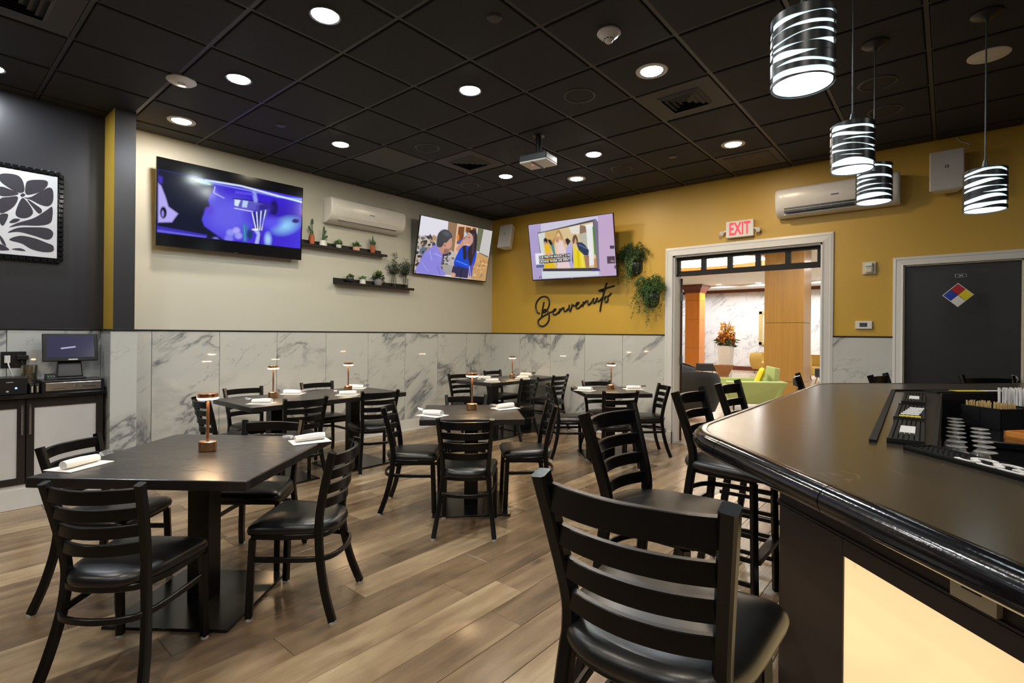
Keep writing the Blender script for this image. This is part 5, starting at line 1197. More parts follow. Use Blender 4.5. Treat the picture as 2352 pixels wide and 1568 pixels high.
# speakers
def speaker(x, z, label, tilt, wire=False):
    t = thing('wall_speaker', label, 'speaker', (x, -0.03, z), 0, 'white wall speakers'); t.rotation_euler = (-tilt, 0, 0)
    w2, h2 = 0.125, 0.185; poly = [(-w2, -0.15), (w2, -0.15), (w2, -0.13), (0.075, -0.005), (-0.075, -0.005), (-w2, -0.13)]
    MB().prism([(a, b) for a, b in poly], -h2, h2).build('cabinet', white_plastic, t, smooth=False, bevel=0.008)
    MB().box(-w2+0.006, w2-0.006, -0.156, -0.15, -h2+0.006, h2-0.006).build('grille', plain('white_grille', (0.55, 0.54, 0.53), 0.55, bump=0.5, bscale=900), t, smooth=False, bevel=0.004)
    MB().box(-0.013, 0.013, -0.158, -0.156, 0.018, 0.044).build('badge_plate', black_plastic, t, smooth=False); MB().box(-0.008, 0.008, -0.1588, -0.158, 0.023, 0.039).build('badge', plain('grey_silver', (0.5, 0.5, 0.5), 0.3), t, smooth=False)
    MB().bar((0, -0.01, 0), (0, 0.028, -0.01), 0.05, 0.09).build('bracket', white_plastic, t)
    if wire: MB().tube(smooth_open([(0.10, -0.05, 0.18), (0.16, -0.02, 0.24), (0.09, 0.0, 0.30), (0.07, 0.02, 0.36)], 6), 0.004, 6).build('cable', white_plastic, t)
speaker(0.42, 2.935, 'white wall speaker in the room corner between two televisions', 0.20)
speaker(5.85, 2.945, 'white wall speaker on the mustard wall beside the pendant lamps', 0.05, True)

# ================================================================== ALCOVE: picture, cabinet, till
art = thing('framed_print', 'black and white floral print in a ribbed black frame', 'picture', (0.125, -5.93, 2.335))
AH, AW = 0.73, 0.78      # total
MB().box(0.0, 0.030, -AW/2+0.025, AW/2-0.025, -AH/2+0.025, AH/2-0.025).build('canvas', plain('white_canvas', (0.72, 0.71, 0.72), 0.7), art, smooth=False)
n = 18
for k in range(n):
    for s in (-1, 1):
        z = -AH/2+AH*(k+0.5)/n; MB().box(0, 0.040, s*AW/2-0.016, s*AW/2+0.016, z-AH/n*0.40, z+AH/n*0.40).build('frame_rib', black_gloss, art, smooth=False, bevel=0.004)
        y = -AW/2+AW*(k+0.5)/n; MB().box(0, 0.040, y-AW/n*0.40, y+AW/n*0.40, s*AH/2-0.016, s*AH/2+0.016).build('frame_rib', black_gloss, art, smooth=False, bevel=0.004)
MB().box(0, 0.022, -AW/2, AW/2, AH/2-0.02, AH/2).box(0, 0.022, -AW/2, AW/2, -AH/2, -AH/2+0.02).box(0, 0.022, -AW/2, -AW/2+0.02, -AH/2, AH/2).box(0, 0.022, AW/2-0.02, AW/2, -AH/2, AH/2).build('frame', black_gloss, art, smooth=False)
amap = homog([(0, 0), (1960, 0), (1960, 1568), (0, 1568)], [(-5.913, 3.299), (-3.41, 4.227), (-3.383, 1.408), (-5.9, 1.384)])
ink = plain('print_ink', (0.040, 0.034, 0.044), 0.75)
petals = [[(0, 560), (60, 555), (120, 570), (150, 610), (155, 670), (110, 675), (40, 635), (0, 600)], [(170, 690), (165, 630), (185, 600), (260, 595), (305, 605), (300, 640), (250, 675)],
          [(0, 640), (60, 655), (120, 685), (60, 700), (0, 695)], [(155, 710), (200, 705), (270, 665), (320, 645), (342, 670), (340, 735), (310, 765), (260, 755), (200, 725)], [(140, 715), (160, 720), (200, 770), (212, 810), (180, 838), (130, 840), (100, 815), (115, 760)],
          [(175, 722), (230, 755), (268, 785), (265, 808), (240, 805)], [(0, 720), (60, 705), (115, 705), (95, 760), (40, 800), (0, 805)], [(60, 900), (120, 870), (220, 840), (300, 790), (335, 770), (338, 830), (320, 875), (250, 890), (140, 888)],
          [(50, 935), (110, 905), (200, 900), (300, 905), (340, 930), (335, 965), (300, 980), (220, 955), (120, 930)], [(60, 980), (130, 955), (220, 970), (300, 1000), (342, 1020), (340, 1055), (280, 1060), (200, 1040), (140, 1005)],
          [(0, 820), (50, 815), (45, 850), (20, 890), (0, 870)], [(60, 870), (90, 845), (130, 850), (100, 870)], [(0, 1010), (30, 1020), (60, 1045), (20, 1050), (0, 1045)], [(75, 1040), (130, 1035), (165, 1052), (120, 1050)], [(-5, 950), (20, 975), (40, 1020), (10, 1000)], [(132, 690), (150, 682), (163, 692), (150, 704), (136, 702)]]
YC = -5.93
for pz in petals:
    q = [amap(a, b) for a, b in smooth_closed(pz, 5)]
    q = [(y-YC, z-2.335) for y, z in q]
    MB().prism([(a, b) for a, b in q], 0.0301, 0.0312, lambda a, b, h: (h, a, b)).build('printed_petal', ink, art, smooth=False)
    cxm = -0.07     # the left half outside the picture edge mirrors the flower
    q2 = [(2*cxm*1.0-a-0.0, b) for a, b in q]
    q2 = [(min(max(a, -AW/2+0.04), 0.0-0.0), b) for a, b in q2]
    if max(a for a, b in q2) < 0.04 and sum(a for a, b in q)/len(q) > 0.0: MB().prism(q2[::-1], 0.0301, 0.0312, lambda a, b, h: (h, a, b)).build('printed_petal', ink, art, smooth=False)

panel_w = plain('white_cabinet_panel', (0.62, 0.61, 0.60), 0.45); cab_d = plain('cabinet_espresso', (0.018, 0.014, 0.013), 0.4)
def cabinet(y0, y1, label, handle_at):
    t = thing('base_cabinet', label, 'cabinet', (0.138, (y0+y1)/2, 0), 0, 'alcove cabinets'); h = (y1-y0)/2
    MB().box(0, 0.20, -h+.001, h-.001, 0.19, 0.862).build('body', cab_d, t, smooth=False)
    d = MB(); x0, x1 = 0.202, 0.222; z0, z1 = 0.195, 0.855; s = 0.05
    d.box(x0, x1, -h+.003, -h+s, z0, z1); d.box(x0, x1, h-s, h-.003, z0, z1); d.box(x0, x1, -h+s, h-s, z1-0.07, z1); d.box(x0, x1, -h+s, h-s, z0, z0+0.05)
    dd = d.build('door', cab_d, t, smooth=False, bevel=0.002)
    MB().box(x0, x1-0.008, -h+s, h-s, z0+0.05, z1-0.07).build('inset_panel', panel_w, dd, smooth=False)
    hy = -h+0.022 if handle_at < 0 else h-0.022
    MB().tube([(x1+0.025, hy, 0.58), (x1+0.025, hy, 0.815)], 0.006, 10).bar((x1, hy, 0.60), (x1+0.025, hy, 0.60), 0.008, 0.008).bar((x1, hy, 0.795), (x1+0.025, hy, 0.795), 0.008, 0.008).build('handle', steel, dd)
    return t
cabinet(-5.77, -5.285, 'dark framed cabinet with white panel door under the till, right one', -1)
cabinet(-6.26, -5.77, 'dark framed cabinet with white panel door cut off by the left picture edge', 1)
wt = thing('worktop', 'black worktop over the alcove cabinets', 'worktop', (0.138, -6.0, 0.862)); MB().box(0, 0.265, -0.6, 0.725, 0, 0.028).build('slab', black_gloss, wt, smooth=False, bevel=0.003)
trim('baseboard_alcove', [(0.138, 0.345, -6.9, -5.28, 0, 0.19), (0.345, 0.352, -6.9, -5.28, 0, 0.16)], white_trim)
ZT = 0.8905
t = thing('cash_drawer', 'black cash drawer with brushed steel front on the alcove worktop', 'cash drawer', (0.145, -5.475, ZT)); MB().box(0, 0.235, -0.205, 0.19, 0, 0.10).build('case', black_plastic, t, smooth=False, bevel=0.004); MB().box(0.235, 0.241, -0.185, 0.165, 0.018, 0.082).build('front', steel, t, smooth=False, bevel=0.002)
MB().box(0.241, 0.2418, -0.15, -0.06, 0.030, 0.034).box(0.241, 0.2418, 0.04, 0.13, 0.040, 0.044).build('slot', black_plastic, t, smooth=False); Ml = Matrix.Translation((0.241, 0.0, 0.048)) @ Matrix.Rotation(PI/2, 4, 'Y'); MB().lathe([(0.010, 0), (0.010, 0.003), (0.0, 0.004)], 16, M=Ml).build('lock', chrome, t)
t = thing('till_screen', 'black touchscreen till standing on the cash drawer', 'till', (0.25, -5.49, ZT+0.1005)); t.rotation_euler = (0, 0, 0.0)
MB().box(-0.085, 0.06, -0.10, 0.10, 0, 0.016).build('foot', black_plastic, t, smooth=False, bevel=0.005); MB().add([(-0.06, -0.085, 0.016), (0.03, -0.085, 0.016), (0.03, 0.085, 0.016), (-0.06, 0.085, 0.016), (-0.04, -0.075, 0.15), (-0.005, -0.075, 0.15), (-0.005, 0.075, 0.15), (-0.04, 0.075, 0.15)], [(0,3,2,1), (4,5,6,7), (0,1,5,4), (1,2,6,5), (2,3,7,6), (3,0,4,7)]).build('neck', black_plastic, t, smooth=False, bevel=0.01)
Ms = Matrix.Translation((0.02, 0, 0.26)) @ Matrix.Rotation(-0.16, 4, 'Y')
MB().box(-0.014, 0.014, -0.178, 0.178, -0.115, 0.115, Ms).build('display_case', black_plastic, t, smooth=False, bevel=0.006)
s_m = NT('till_display'); s_m.set(Base_Color=(0.01, 0.01, 0.015), Roughness=0.15); s_m.b.inputs['Emission Color'].default_value = (*s2l((60, 58, 86)), 1); s_m.b.inputs['Emission Strength'].default_value = 0.7
MB().box(0.0142, 0.0148, -0.152, 0.152, -0.082, 0.098, Ms).build('display', s_m.m, t, smooth=False)
MB().box(0.0150, 0.0152, -0.065, 0.03, -0.006, 0.006, Ms @ Matrix.Rotation(0.14, 4, 'X')).build('display_text', emitter('till_text', (0.6, 0.6, 0.9), 0.6), t, smooth=False); MB().box(0.0142, 0.0156, -0.018, 0.042, -0.106, -0.096, Ms).build('badge', white_plastic, t, smooth=False)
t = thing('card_reader', 'small black card reader with keypad on the cash drawer', 'card reader', (0.33, -5.62, ZT+0.1005)); MB().add([(-0.06, -0.035, 0), (0.045, -0.035, 0), (0.045, 0.035, 0), (-0.06, 0.035, 0), (-0.055, -0.033, 0.05), (0.043, -0.033, 0.018), (0.043, 0.033, 0.018), (-0.055, 0.033, 0.05)], [(0,3,2,1), (4,5,6,7), (0,1,5,4), (1,2,6,5), (2,3,7,6), (3,0,4,7)]).build('case', black_plastic, t, smooth=False, bevel=0.004)
for i in range(3):
    for j in range(3): MB().box(-0.010+i*0.015, 0.0+i*0.015, -0.024+j*0.017, -0.012+j*0.017, 0.0345-i*0.0049, 0.0385-i*0.0049).build('key', (plain('key_grey', (0.18, 0.18, 0.18), 0.5) if j else plain('key_green', (0.05, 0.3, 0.1), 0.5)), t, smooth=False)
t = thing('receipt_printer', 'black cube receipt printer with a blue light at the left of the till', 'printer', (0.145, -5.835, ZT)); MB().box(0, 0.19, -0.085, 0.075, 0, 0.135).build('case', black_plastic, t, smooth=False, bevel=0.006); MB().box(0.19, 0.192, 0.005, 0.017, 0.045, 0.057).build('status_light', emitter('blue_led', (0.15, 0.25, 1.0), 6), t, smooth=False)
MB().box(0.19, 0.1915, -0.045, -0.005, 0.095, 0.101).build('maker_mark', plain('grey_mark', (0.3, 0.3, 0.3), 0.5), t, smooth=False); MB().box(0.19, 0.1915, -0.045, -0.030, 0.022, 0.034).build('button', plain('grey_mark2', (0.45, 0.45, 0.45), 0.5), t, smooth=False)
t = thing('hub_stack', 'pair of slim black devices with pale stripes between printer and drawer', 'device', (0.20, -5.716, ZT)); 
for k in range(2): MB().box(0, 0.13, -0.030+k*0.032, -0.002+k*0.032, 0, 0.075).build('case', black_plastic, t, smooth=False, bevel=0.004); MB().box(0.130, 0.1315, -0.020+k*0.032, -0.010+k*0.032, 0.01, 0.06).build('stripe', plain('pale_gold', (0.5, 0.42, 0.3), 0.4), t, smooth=False)
t = thing('mercury_tumbler', 'mottled silver-gold glass tumbler left of the till screen', 'tumbler', (0.205, -5.735, ZT+0.0755)); MB().lathe([(0.045, 0), (0.048, 0.01), (0.052, 0.145), (0.049, 0.145), (0.045, 0.012), (0, 0.012)], 24).build('glass_body', plain('mercury_glass', (0.42, 0.38, 0.28), 0.22, 0.9, vary=0.7, scale=60, bump=0.6, bscale=50), t)
t = thing('power_outlet', 'black double outlet plate with a white plug and a black plug', 'outlet', (0.137, -5.82, 1.155)); MB().box(0, 0.006, -0.075, 0.075, -0.065, 0.065).build('plate', black_plastic, t, smooth=False, bevel=0.002)
MB().box(0.006, 0.030, -0.055, -0.020, -0.025, 0.035).build('white_plug', white_plastic, t, smooth=False, bevel=0.004); MB().box(0.006, 0.045, 0.015, 0.085, 0.0, 0.035).build('black_plug', black_plastic, t, smooth=False, bevel=0.004)
MB().tube(smooth_open([(0.03, -0.035, -0.02), (0.045, -0.025, -0.07), (0.04, 0.0, -0.16), (0.05, 0.01, -0.255)], 5), 0.005, 8).build('white_cable', white_plastic, t); MB().tube(smooth_open([(0.03, 0.04, 0.0), (0.05, 0.06, -0.06), (0.04, 0.10, -0.12), (0.06, 0.13, -0.15)], 5), 0.003, 8).build('black_cable', black_plastic, t)

# ================================================================== CEILING FIXTURES
def downlight(x, y, tint, label, white_ring=True, on=True):
    t = thing('recessed_downlight', label, 'ceiling light', (x, y, 3.288), 0, 'recessed downlights')
    MB().lathe([(0.086, 0.0), (0.112 if white_ring else 0.094, 0.0), (0.110 if white_ring else 0.092, -0.005), (0.086, -0.007)], 36, cap=False).build('trim_ring', white_plastic if white_ring else plain('dark_trim_ring', (0.06, 0.06, 0.06), 0.4), t)
    if on: MB().lathe([(0.077, 0.0), (0.086, 0.0), (0.086, -0.009), (0.077, -0.006)], 36, cap=False).build('baffle', black_plastic, t)
    else: MB().lathe([(0.001, -0.010), (0.095, -0.009), (0.112, -0.004), (0.113, 0.0)], 36, cap=False).build('cover_disc', plain('unlit_lens', (0.78, 0.75, 0.68), 0.4), t)
    if on: lens = emitter('lens_%d_%d_%d' % tuple(int(c*100) for c in tint), tint, LIGHT)
    else: lens = plain('unlit_lens', (0.78, 0.75, 0.68), 0.4)
    MB().lathe([(0.001, -0.012), (0.045, -0.0115), (0.070, -0.008), (0.077, -0.002), (0.077, 0.0)], 36, cap=False).build('lens', lens, t)
W1, W2, WW, YW, OR = (1.0, 0.97, 0.93), (0.86, 0.93, 1.0), (1.0, 0.90, 0.76), (1.0, 0.88, 0.64), (1.0, 0.78, 0.54)
GC = (0.88, 1.0, 0.96)
for (x, y, c, lab, wr) in ((3.015, -4.7856, W1, 'large neutral white downlight at the top edge of the picture', False), (1.795, -4.7856, W2, 'bluish white downlight beside the round white access point', False), (0.575, -4.7856, WW, 'warm downlight with a pale ring above the blue television', True), (3.015, -3.5656, GC, 'greenish white downlight in the centre of the ceiling', False),
    (1.185, -3.5656, YW, 'yellowish downlight above the air conditioner on the white wall', False), (1.795, -1.7356, YW, 'amber yellow downlight nearest the far left corner', False), (2.405, -1.1256, OR, 'orange downlight above the captioned television', True), (3.015, -1.7356, W1, 'neutral white downlight right of the projector', False), (4.235, -1.1256, OR, 'orange downlight in front of the perforated ceiling grille', True), (4.235, -2.9556, W2, 'cool white downlight with a pale ring beside the square vent', True),
    (0.575, -6.0056, W2, 'cool downlight at the left picture edge over the alcove', False)):
    downlight(x, y, c, lab, wr)
downlight(6.065, -1.7356, W1, 'unlit cream downlight disc behind the right pendant cord', True, False)
for (x, y, c) in ((4.235, -4.7856, W1), (4.235, -6.6156, WW), (2.405, -6.6156, W1), (6.065, -6.0056, WW), (6.065, -7.8356, W1), (7.895, -3.5656, W1), (7.895, -6.0056, WW), (4.235, -8.4456, W1), (2.405, -8.4456, WW), (7.895, -8.4456, W2)):
    downlight(x, y, c, 'recessed downlight over the bar side of the room, beyond the picture', False)
def csound(x, y, label):
    t = thing('ceiling_speaker', label, 'ceiling speaker', (x, y, 3.288), 0, 'dark ceiling speakers'); MB().lathe([(0.115, 0), (0.125, 0), (0.122, -0.006), (0.112, -0.007), (0.110, -0.003)], 36, cap=False).build('rim', ceil_grid, t); MB().lathe([(0.112, -0.003), (0.06, -0.005), (0.0, -0.0055)], 36, cap=False).build('grille', plain('black_grille', (0.012, 0.012, 0.012), 0.7, bump=0.6, bscale=500), t)
for (x, y, l) in ((3.625, -2.9556, 'dark round ceiling speaker nearest the square vent'), (1.795, -2.9556, 'dark round ceiling speaker left of the projector'), (1.185, -1.7356, 'dark round ceiling speaker nearest the far left corner'), (3.015, -1.1256, 'dark round ceiling speaker right of the captioned television'), (5.455, -1.7356, 'dark round ceiling speaker behind the left pendant cords'), (5.455, -1.1256, 'dark round ceiling speaker above the mustard-wall air conditioner')): csound(x, y, l)
def vent(x, y, label):
    t = thing('ceiling_vent', label, 'vent', (x, y, 3.288), 0, 'square ceiling diffusers')
    MB().box(-0.165, 0.165, -0.165, 0.165, -0.002, 0.0).build('dark_throat', plain('vent_black', (0.006, 0.006, 0.006), 0.7), t, smooth=False)
    for k, r in enumerate((0.165, 0.125, 0.085, 0.045)):
        m = MB(); a, b = r, r-0.022; z0, z1 = -0.002, -0.016
        vs_ = [(sx*a, sy*a, z0) for sx, sy in ((-1,-1), (1,-1), (1,1), (-1,1))]+[(sx*b, sy*b, z1) for sx, sy in ((-1,-1), (1,-1), (1,1), (-1,1))]
        m.add(vs_, [(i, (i+1) % 4, 4+(i+1) % 4, 4+i) for i in range(4)]); m.build('louvre', plain('vent_grey', (0.045, 0.043, 0.042), 0.5), t, smooth=False)
vent(4.235, -2.3456, 'square louvred ceiling vent in a grey tile beside the cool downlight'); vent(1.795, -2.3456, 'square louvred ceiling vent left of the projector'); vent(1.795, -6.0056, 'square ceiling vent cut by the top left picture corner')
t = thing('return_grille', 'perforated dark ceiling grille in front of the mustard wall', 'vent', (4.235, -0.5156, 3.286))
MB().box(-0.22, 0.22, -0.22, 0.22, -0.004, 0).build('plate', plain('grille_brown', (0.06, 0.052, 0.048), 0.6), t, smooth=False)
for k in range(22): MB().box(-0.205+k*0.0190, -0.195+k*0.0190, -0.205, 0.205, -0.0065, -0.004).build('slat', plain('grille_brown', (0.06, 0.052, 0.048), 0.6), t, smooth=False)
t = thing('smoke_detector', 'white cone-shaped smoke detector at the top centre of the ceiling', 'smoke detector', (4.235, -3.5656, 3.288)); MB().lathe([(0.072, 0), (0.074, -0.010), (0.066, -0.020)], 32).build('base', white_plastic, t); MB().lathe([(0.062, -0.020), (0.052, -0.034), (0.030, -0.048), (0.022, -0.062), (0.018, -0.066), (0, -0.067)], 32).build('cone', white_plastic, t)
for k in range(10): a = 2*PI*k/10; MB().box(0.028, 0.033, -0.006, 0.006, -0.050, -0.044, Matrix.Rotation(a, 4, 'Z')).build('slot', black_plastic, t, smooth=False)
t = thing('access_point', 'flat round white access point on the ceiling above the wall post', 'access point', (1.42, -5.047, 3.298)); MB().lathe([(0.098, 0), (0.100, -0.012), (0.085, -0.024), (0.0, -0.032)], 40).build('shell', white_plastic, t); MB().lathe([(0.024, -0.0335), (0.027, -0.0325), (0.027, -0.030)], 24, cap=False).build('ring', plain('grey_ring', (0.35, 0.35, 0.36), 0.4), t)
for (x, y, l) in ((3.781, -4.128, 'small dark round sprinkler cap near the top of the ceiling'), (3.629, -1.156, 'small brown round sprinkler cap near the orange downlight'), (1.183, -4.173, 'small dark round sprinkler cap above the blue television')):
    t = thing('sprinkler_cap', l, 'sprinkler', (x, y, 3.288), 0, 'ceiling sprinkler caps'); MB().lathe([(0.040, 0), (0.042, -0.004), (0.038, -0.010), (0, -0.011)], 28).build('disc', ceil_grid, t); MB().lathe([(0.046, 0), (0.046, -0.003), (0.041, -0.003)], 28, cap=False).build('collar', ceil_grid, t)
# projector
t = thing('projector', 'grey-white projector hanging from a short black ceiling pole', 'projector', (2.865, -2.491, 3.298)); t.rotation_euler = (0, 0, math.radians(8))
MB().lathe([(0.06, 0), (0.06, -0.012), (0.028, -0.02), (0.024, -0.19)], 20).build('pole', black_plastic, t); MB().box(-0.10, 0.10, -0.08, 0.08, -0.205, -0.185).build('mount_plate', black_plastic, t, smooth=False)
MB().box(-0.145, 0.145, -0.115, 0.115, -0.275, -0.205).build('body', plain('dark_projector_case', (0.05, 0.05, 0.052), 0.4), t, smooth=False, bevel=0.012); MB().box(-0.143, 0.143, -0.113, 0.113, -0.285, -0.262).build('underside', white_plastic, t, smooth=False, bevel=0.008)
MB().box(-0.02, 0.005, -0.115, 0.115, -0.287, -0.284).build('seam_strap', black_plastic, t, smooth=False); MB().lathe([(0.006, -0.2855), (0.006, -0.2875), (0, -0.288)], 10, (-0.05, -0.02, 0)).build('red_light', emitter('red_led', (1, 0.05, 0.03), 5), t)
Mq = Matrix.Translation((-0.145, 0.03, -0.24)) @ Matrix.Rotation(-PI/2, 4, 'Y'); MB().lathe([(0.035, 0), (0.035, 0.02), (0.028, 0.024), (0.02, 0.012), (0, 0.010)], 20, M=Mq).build('projector_lens', black_gloss, t)

# ================================================================== PENDANTS
shade_m = plain('dark_steel_shade', (0.014, 0.018, 0.021), 0.35, 0.3); cap_m = plain('grey_cone', (0.30, 0.36, 0.36), 0.3, 0.9)
def pend_glow():
    k = NT('pendant_glow'); k.set(Base_Color=(0.8, 0.85, 0.86), Roughness=0.4); k.b.inputs['Emission Color'].default_value = (0.80, 0.97, 1.0, 1); k.b.inputs['Emission Strength'].default_value = 1.05; return k.m
pg = pend_glow()
def pendant_proto(seed):
    t = thing('pendant_lamp', 'x', 'pendant lamp'); R3 = random.Random(seed); H_, r = 0.235, 0.098; N2 = 96
    MB().lathe([(r-0.007, 0.005), (r-0.007, H_-0.010)], 48, cap=False).build('inner_diffuser', pg, t)
    MB().lathe([(0.02, 0.055), (0.035, 0.07), (0.038, 0.11), (0.028, 0.14), (0.016, 0.17)], 20).build('bulb', emitter('pendant_bulb', (0.85, 0.97, 1.0), 16.0), t)
    # slotted metal sleeve: wavy bands meeting at a few places
    nb = 8; base = [i*H_/nb for i in range(nb+1)]; ph = [[R3.uniform(0, 2*PI) for _ in range(3)] for _ in range(nb)]
    m = MB()
    def band(zl, zu):
        vs_ = []
        for k in range(N2):
            a = 2*PI*k/N2
            for (rr2, z) in ((r-0.0015, zl[k]), (r+0.0015, zl[k]), (r+0.0015, zu[k]), (r-0.0015, zu[k])): vs_.append((rr2*math.cos(a), rr2*math.sin(a), z))
        m.add(vs_, [(4*k+j, 4*((k+1) % N2)+j, 4*((k+1) % N2)+(j+1) % 4, 4*k+(j+1) % 4) for k in range(N2) for j in range(4)])
    for i in range(nb):
        zl, zu = [], []
        for k in range(N2):
            a = 2*PI*k/N2; tilt = 0.011*math.sin(a+ph[i][0]*0.22+i*0.15); c = H_*(i+0.5)/nb+tilt
            th = 0.0100+0.0036*math.sin(2*a+ph[i][1])+0.0026*math.sin(3*a+ph[i][2])
            lo, hi = c-th, c+th
            if i == 0: lo = 0.0; hi = max(hi-0.014, 0.005)
            if i == nb-1: hi = H_; lo = min(lo+0.006, H_-0.006)
            zl.append(max(0.0, lo)); zu.append(min(H_, hi))
        band(zl, zu)
    for k in range(0):      # small bridges that tie the bands together
        a = R3.uniform(0, 2*PI); z = R3.uniform(0.02, H_-0.06); Mb = Matrix.Rotation(a, 4, 'Z'); m.box(r-0.0018, r+0.0012, -0.010, 0.010, z, z+0.045, Mb)
    m.build('slotted_sleeve', shade_m, t)
    MB().lathe([(r, H_-0.002), (r, H_), (0.02, H_+0.004), (0.0, H_+0.004)], 48, cap=False).build('top_plate', shade_m, t)
    MB().lathe([(0.022, H_), (0.016, H_+0.02), (0.009, H_+0.055), (0.007, H_+0.062)], 20).build('cone_cap', cap_m, t)
    MB().tube([(0, 0, H_+0.06), (0, 0, 1.0)], 0.0042, 8).build('cord', plain('grey_cord', (0.10, 0.11, 0.12), 0.4, 0.4), t)
    return t
def pendant(x, y, zb, label, seed):
    t = pendant_proto(seed); t.location = (x, y, zb); t.rotation_euler = (0, 0, seed*1.3); tag(t, label, None, 'slotted cylinder pendant lamps')
    cord = [c for c in t.children if c.name.startswith('cord')][0]; top = 3.288-zb
    bpy.data.objects.remove(cord)
    MB().tube([(0, 0, 0.295), (0, 0, top-0.02)], 0.0042, 8).build('cord', MATS['grey_cord'], t)
    MB().lathe([(0.075, top), (0.075, top-0.008), (0.055, top-0.024), (0.012, top-0.034), (0.008, top-0.05)], 32).build('canopy', plain('canopy_dark', (0.05, 0.05, 0.05), 0.35, 0.4), t)
pendant(5.478, -4.405, 2.265, 'nearest and largest slotted pendant lamp at the top edge', 1)
pendant(5.480, -3.21, 2.268, 'second slotted pendant lamp along the bar', 2)
pendant(5.497, -2.375, 2.265, 'slotted pendant lamp overlapping the air conditioner', 3)
pendant(6.028, -2.345, 2.140, 'lowest slotted pendant lamp at the right edge, below the wall speaker', 4)

# ================================================================== LOBBY FURNITURE
green_f = plain('green_fabric', s2l((172, 184, 116)), 0.85, bump=0.4, bscale=500); yellow_f = plain('yellow_fabric', s2l((226, 206, 40)), 0.85); char_f = plain('charcoal_fabric', (0.030, 0.032, 0.036), 0.85, bump=0.4, bscale=400); mustard_f = plain('mustard_fabric', s2l((206, 172, 92)), 0.85); leg_w = plain('walnut_leg', s2l((70, 46, 32)), 0.4)
def hexa(name, lo, hi, mat, parent, bevel=0.02):
    return MB().add(lo+hi, [(0,3,2,1), (4,5,6,7), (0,1,5,4), (1,2,6,5), (2,3,7,6), (3,0,4,7)]).build(name, mat, parent, smooth=False, bevel=bevel, seg=3)
# green angular armchair: local +x is toward its back, seat opens to -x
g = thing('armchair', 'lime green angular armchair with a yellow cushion in the lobby', 'armchair', (2.98, 4.05, 0), math.radians(28))
hexa('seat', [(-0.42, -0.30, 0.18), (0.34, -0.30, 0.18), (0.34, 0.30, 0.18), (-0.42, 0.30, 0.18)], [(-0.48, -0.33, 0.42), (0.34, -0.33, 0.40), (0.34, 0.33, 0.40), (-0.48, 0.33, 0.42)], green_f, g)
hexa('side', [(-0.40, -0.40, 0.14), (0.36, -0.36, 0.14), (0.36, -0.30, 0.14), (-0.40, -0.32, 0.14)], [(-0.52, -0.47, 0.55), (0.54, -0.45, 0.56), (0.50, -0.37, 0.58), (-0.50, -0.37, 0.56)], green_f, g)
hexa('side', [(-0.40, 0.32, 0.14), (0.36, 0.30, 0.14), (0.36, 0.36, 0.14), (-0.40, 0.40, 0.14)], [(-0.50, 0.37, 0.56), (0.50, 0.37, 0.58), (0.54, 0.45, 0.56), (-0.52, 0.47, 0.55)], green_f, g)
hexa('back', [(0.28, -0.36, 0.14), (0.38, -0.36, 0.14), (0.38, 0.36, 0.14), (0.28, 0.36, 0.14)], [(0.36, -0.30, 0.82), (0.46, -0.28, 0.80), (0.46, 0.28, 0.80), (0.36, 0.30, 0.82)], green_f, g)
hexa('lower_back', [(0.30, -0.38, 0.14), (0.38, -0.38, 0.14), (0.38, 0.38, 0.14), (0.30, 0.38, 0.14)], [(0.44, -0.45, 0.56), (0.55, -0.45, 0.56), (0.55, 0.45, 0.56), (0.44, 0.45, 0.56)], green_f, g)
for (x, y) in ((-0.34, -0.28), (-0.34, 0.28), (0.28, -0.28), (0.28, 0.28)): MB().lathe([(0.014, 0), (0.022, 0.145)], 10, (x, y, 0)).build('leg', leg_w, g)
c = thing('cushion', 'yellow square cushion on the lime green armchair', 'cushion', (2.98+0.10, 4.05-0.02, 0.415), math.radians(28)); c.rotation_euler = (0, 0.35, math.radians(20))
m = MB(); vs_ = []; n = 12
for i in range(n+1):
    for j in range(n+1):
        u, v = -1+2*i/n, -1+2*j/n; th = 0.055*((1-u**4)*(1-v**4))**0.5; vs_.append((0.0+th, u*0.20*(1-0.05*(1-v*v)), 0.21+v*0.20*(1-0.05*(1-u*u))))
k = len(vs_); vs_ += [(-a, b, d) for a, b, d in vs_]; fs = []
for o_ in (0, k): fs += [(o_+i*(n+1)+j, o_+i*(n+1)+j+1, o_+(i+1)*(n+1)+j+1, o_+(i+1)*(n+1)+j) for i in range(n) for j in range(n)]
m.add(vs_, fs).build('cover', yellow_f, c)
